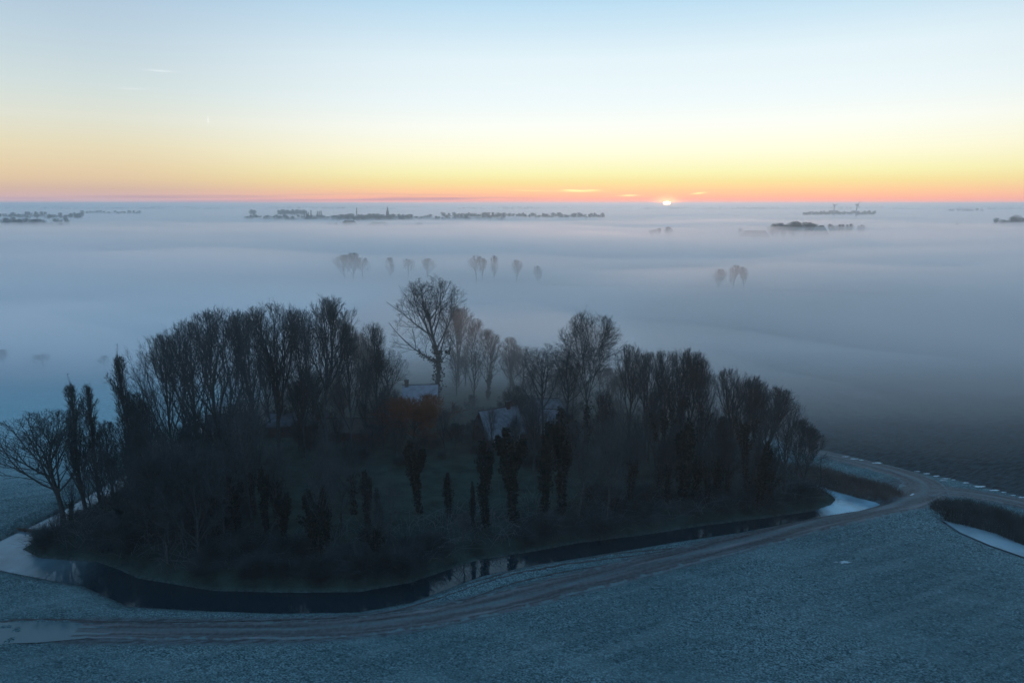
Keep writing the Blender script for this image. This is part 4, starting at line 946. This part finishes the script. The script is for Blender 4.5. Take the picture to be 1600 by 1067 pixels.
# factory chimney
x, y = at(558, 347); hs = height_at(y, 325); k = y / 1088.0
V, Fq = merge([tubes([(0, 0, 0)], [(0, 0, hs)], [1.1 * k * .9], [.8 * k * .8], 12), tubes([(0, 0, hs)], [(0, 0, hs + .6)], [1.0 * k], [1.0 * k], 12)])
tag(link('factory_chimney', mesh_np('factory_chimney', V, Fq, M_['brick']), loc=(x, y, 0)), 'brick factory chimney left of the church spire', 'chimney')
# wind turbines
def turbine(u, v, vhub, vtip, label, face, a0):
    x, y = at(u, v); hh = height_at(y, vhub); bl = height_at(y, vtip) - hh
    bl = max(bl, 8) / math.cos(math.radians(30)) if a0 else bl
    r = bpy.data.objects.new('wind_turbine', None); COL.objects.link(r); r.location = (x, y, 0); r.rotation_euler.z = face; tag(r, label, 'wind turbine', 'wind turbines on the horizon')
    link('tower', mesh_np('tower', *tubes([(0, 0, 0)], [(0, 0, hh)], [2.2], [1.2], 12), M_['steel']), r)
    link('nacelle', mesh_np('nacelle', *boxmesh([(-1.6, 1.6, -3.2, 5, hh - 1.3, hh + 1.8)]), M_['steel']), r)
    for i in range(3):
        a = a0 + i * 2 * math.pi / 3; c, s = math.cos(a), math.sin(a)
        L_ = np.linspace(0, bl, 7); P = np.column_stack([L_ * s, np.full(7, -4.0), hh + L_ * c]); R = np.array([.9, 1.3, 1.2, 1.0, .8, .6, .3])
        link('blade', mesh_np('blade', *tubes(P[:-1], P[1:], R[:-1], R[1:], 5), M_['steel']), r)
turbine(1337, 345, 320, 315, 'nearer and darker wind turbine over the wood at right', .1, 0.52)
turbine(1302, 343, 321, 317, 'fainter wind turbine left of the nearer one', -.1, 1.1)

# standing water far out in the fields, reflected sky painted as pale colour
for i, (u, v, a, b) in enumerate(((1358, 381, 9, .8), (1426, 380, 6, .6), (1481, 385, 8, .9), (1446, 390.5, 9, .6), (1517, 392, 7, .4), (1530, 391, 7, .5), (1410, 390, 5, .3))):
    puddle(u, v, a, b, 300 + i, dz=.3)
# hedges and ditches drawn across the fields
def hedge(u0, v0, u1, v1, h, seed, label):
    rng = np.random.default_rng(seed); p0 = np.array(at(u0, v0)); p1 = np.array(at(u1, v1)); Ls = np.linalg.norm(p1 - p0); n = int(min(Ls * 5, 5000)); t = rng.random((n, 1))
    P = p0 + (p1 - p0) * t + rng.normal(0, 1.2, (n, 2)); C = np.column_stack([P, rng.random(n) * h]); V, Fq = leaves(rng, C, .8, n)
    tag(link('hedge', mesh_np('hedge', V, Fq, M_['far_wood'])), label, 'hedge')
hedge(840, 448, 1110, 452, 1.8, 2, 'faint hedge line in fog right of the middle tree row')
hedge(1165, 456, 1400, 464, 1.8, 3, 'faint hedge line right of the tree pair in fog'); hedge(0, 366, 385, 354, 3, 4, 'long low hedge line in fog left of the village')
hedge(1200, 378, 1600, 400, 2, 5, 'hedge line in fog below the farm at right')
# woods on the horizon, one mass
rng = np.random.default_rng(9); C = []
for _ in range(460):
    v = rng.choice([321.2, 322.5, 324, 325.5, 327.5], p=[.15, .2, .25, .25, .15]); u = rng.uniform(-40, 1640); x, y = at(u, v + 1.2)
    if y > 9000: y = 9000 - rng.uniform(0, 500); x = (u - 800) / 1088 * y
    Lw = rng.uniform(60, 420); n = int(Lw / 2.2)
    hh = (6 + 9 * (vnoise(np.linspace(0, Lw, n) + x, np.zeros(n), 30, 3) + .5)) * rng.uniform(.6, 1.1)
    px = x + np.linspace(-Lw / 2, Lw / 2, n) + rng.normal(0, 3, n); C.append(np.column_stack([px, y + rng.normal(0, 8, n), hh * rng.uniform(.35, 1, n)]))
C = np.concatenate(C); V, Fq = leaves(rng, C, 7.5, len(C)); V[:, 2] = np.maximum(V[:, 2], .2)
tag(link('far_woods', mesh_np('far_woods', V, Fq, M_['far_wood'])), 'low dark strips of distant woodland along the horizon', 'woodland', kind='stuff')

# ------------------------------------------------------------------ fog banks and haze
def volume(name, color, dens, g):
    m = bpy.data.materials.new(name); m.use_nodes = True; nt = m.node_tree; nt.nodes.remove(nt.nodes['Principled BSDF'])
    v = nt.nodes.new('ShaderNodeVolumePrincipled'); v.inputs['Color'].default_value = (*color, 1); v.inputs['Density'].default_value = dens; v.inputs['Anisotropy'].default_value = g
    nt.links.new(v.outputs[0], nt.nodes['Material Output'].inputs['Volume']); return m
def fog_bank(top, sigma, gxx, gyy, bottom=-3.0):
    XX, YY = np.meshgrid(gxx, gyy); ZT = np.maximum(top(XX, YY), bottom + .3); ZT[0, :] = ZT[-1, :] = bottom + .3; ZT[:, 0] = ZT[:, -1] = bottom + .3
    n, m = len(gyy), len(gxx); I = np.arange(n * m).reshape(n, m); off = n * m
    f1 = np.stack([I[:-1, :-1], I[:-1, 1:], I[1:, 1:], I[1:, :-1]], axis=2).reshape(-1, 4); f2 = f1[:, ::-1] + off
    b = np.concatenate([I[0, :], I[1:, -1], I[-1, -2::-1], I[-2:0:-1, 0]]); b2 = np.roll(b, -1); f3 = np.stack([b, b + off, b2 + off, b2], axis=1)
    V = np.concatenate([np.stack([XX, YY, ZT], 2).reshape(-1, 3), np.stack([XX, YY, np.full_like(XX, bottom)], 2).reshape(-1, 3)])
    o = link('fog_bank', mesh_np('fog_bank', V, np.concatenate([f1, f2, f3]), volume('fog', (1.0, .985, .995), sigma, FOG_G), smooth=False))
    return tag(o, 'low white ground fog lying over the fields behind the island', 'fog', 'layers of ground fog', 'stuff')
fgx = axis([(-8800, -1500, 500, 60), (-1500, -300, 60, 8), (-300, 400, 7, 7), (400, 1500, 8, 60), (1500, 8800, 60, 500)]); fgy = axis([(95, 420, 4, 6), (420, 1500, 6, 30), (1500, 9100, 40, 300)])
def ftop(full, start, ramp_, seed):
    def f(X, Y):
        r = Y + 0.10 * X * (X > 0)
        st = start + 18 * vnoise(X, Y, 70, seed) * 2
        st = st + np.where(X < -55, 0, 0)
        k = np.clip((r - st) / ramp_, 0, 1) ; k = k * k * (3 - 2 * k)
        und = 1 + .45 * vnoise(X, Y * 2.2, 160, seed + 1) + .3 * vnoise(X, Y * 2, 60, seed + 2)
        und = und + .25 * vnoise(X, Y * 3, 700, seed + 3)
        # thin places
        und = und * (1 - .55 * np.exp(-((X - 420) / 260) ** 2 - ((Y - 680) / 90) ** 2)) * (1 - .4 * np.exp(-((X + 900) / 900) ** 2 - ((Y - 1350) / 160) ** 2))
        far = np.clip((Y - 480) / 900, 0, 1)
        und = und * (1 - .55 * np.exp(-((X - 20) / 220) ** 2 - ((Y - 395) / 60) ** 2))
        return full * (1 - .5 * far) * und * k - (1 - k) * 1.2
    return f
fog_bank(ftop(8.5, 102, 135, 11), FOG_SIGMA * .55, fgx, fgy)
fog_bank(ftop(5.5, 98, 120, 11), FOG_SIGMA * .6, fgx, fgy, -3.1)
fog_bank(ftop(3.5, 106, 115, 31), FOG_SIGMA * .9, fgx, fgy, -3.2)
fog_bank(ftop(24, 130, 170, 41), FOG_SIGMA * .24, fgx, fgy, -3.3)
# drifting mist: soft mounds at the back of the island, over the left field and in the distance
def mist(mounds, sigma, seed, gxx, gyy, bottom, label):
    def top(X, Y):
        z = np.full_like(X, -6.0)
        for x0, y0, rx, ry, h in mounds: z = np.maximum(z, -6 + (h + 6) * np.exp(-((X - x0) / rx) ** 2 - ((Y - y0) / ry) ** 2) * (1 + .35 * vnoise(X, Y, rx * .35, seed) + .2 * vnoise(X, Y, rx * .12, seed + 1)))
        return z
    XX, YY = np.meshgrid(gxx, gyy); o = fog_bank(top, sigma, gxx, gyy, bottom); o.name = 'mist_patch'; o.data.name = 'mist_patch'; o['label'] = label; o['category'] = 'mist'; o['group'] = 'mist patches'
ma, mb = np.arange(-330, 331, 6.0), np.arange(95, 420, 5.0)
mist([(-160, 178, 105, 13, 17)], .045, 91, ma, mb, -3.7, 'dense low mist with a straight edge over the left field')
mist([(4, 190, 120, 27, 13)], .022, 61, ma, mb, -3.4, 'blue mist rising through the trees at the back of the island')
mist([(-165, 205, 110, 32, 20), (-90, 250, 170, 45, 12)], .018, 71, ma, mb, -3.5, 'mist bank with a soft edge over the field behind the island')
mist([(-5, 152, 80, 36, 22)], .0075, 97, ma, mb, -3.8, 'faint blue mist hanging between the trees of the island')
rl = random.Random(8); big = []
for i in range(14):
    yy = 300 * (1.15 ** i); big.append((rl.uniform(-.6, .6) * yy, yy, yy * rl.uniform(.25, .55), yy * rl.uniform(.04, .07), rl.uniform(8, 12)))
mist(big, .012, 81, fgx, fgy, -3.6, 'long drifting streaks of fog far out over the fields')
# the air itself
V, Fq = boxmesh([(-9400, 9400, -700, 9500, -4.0, 51.5)])
tag(link('haze', mesh_np('haze', V, Fq, volume('haze', (.70, .89, 1.0), HAZE_SIGMA, FOG_G))), 'pale even haze filling the air over the fields', 'haze', kind='stuff')

# ------------------------------------------------------------------ look-alikes side by side: say which one
seen = {}
for o in COL.objects:
    if o.parent is None and 'label' in o.keys() and o.get('kind') is None: seen.setdefault(o['label'], []).append(o)
for lab, obs in seen.items():
    if len(obs) < 2 or len(obs) > 7 or len(lab.split()) > 15 or obs[0].name.startswith(('far',)): continue
    obs.sort(key=lambda o: o.location.x / o.location.y)
    words = {2: ('left', 'right'), 3: ('leftmost', 'middle', 'rightmost')}.get(len(obs), ('leftmost', 'second', 'third', 'fourth', 'fifth', 'sixth')[:len(obs) - 1] + ('rightmost',))
    for o, w in zip(obs, words): o['label'] = lab + ', ' + w + (' one' if len(lab.split()) < 15 else '')
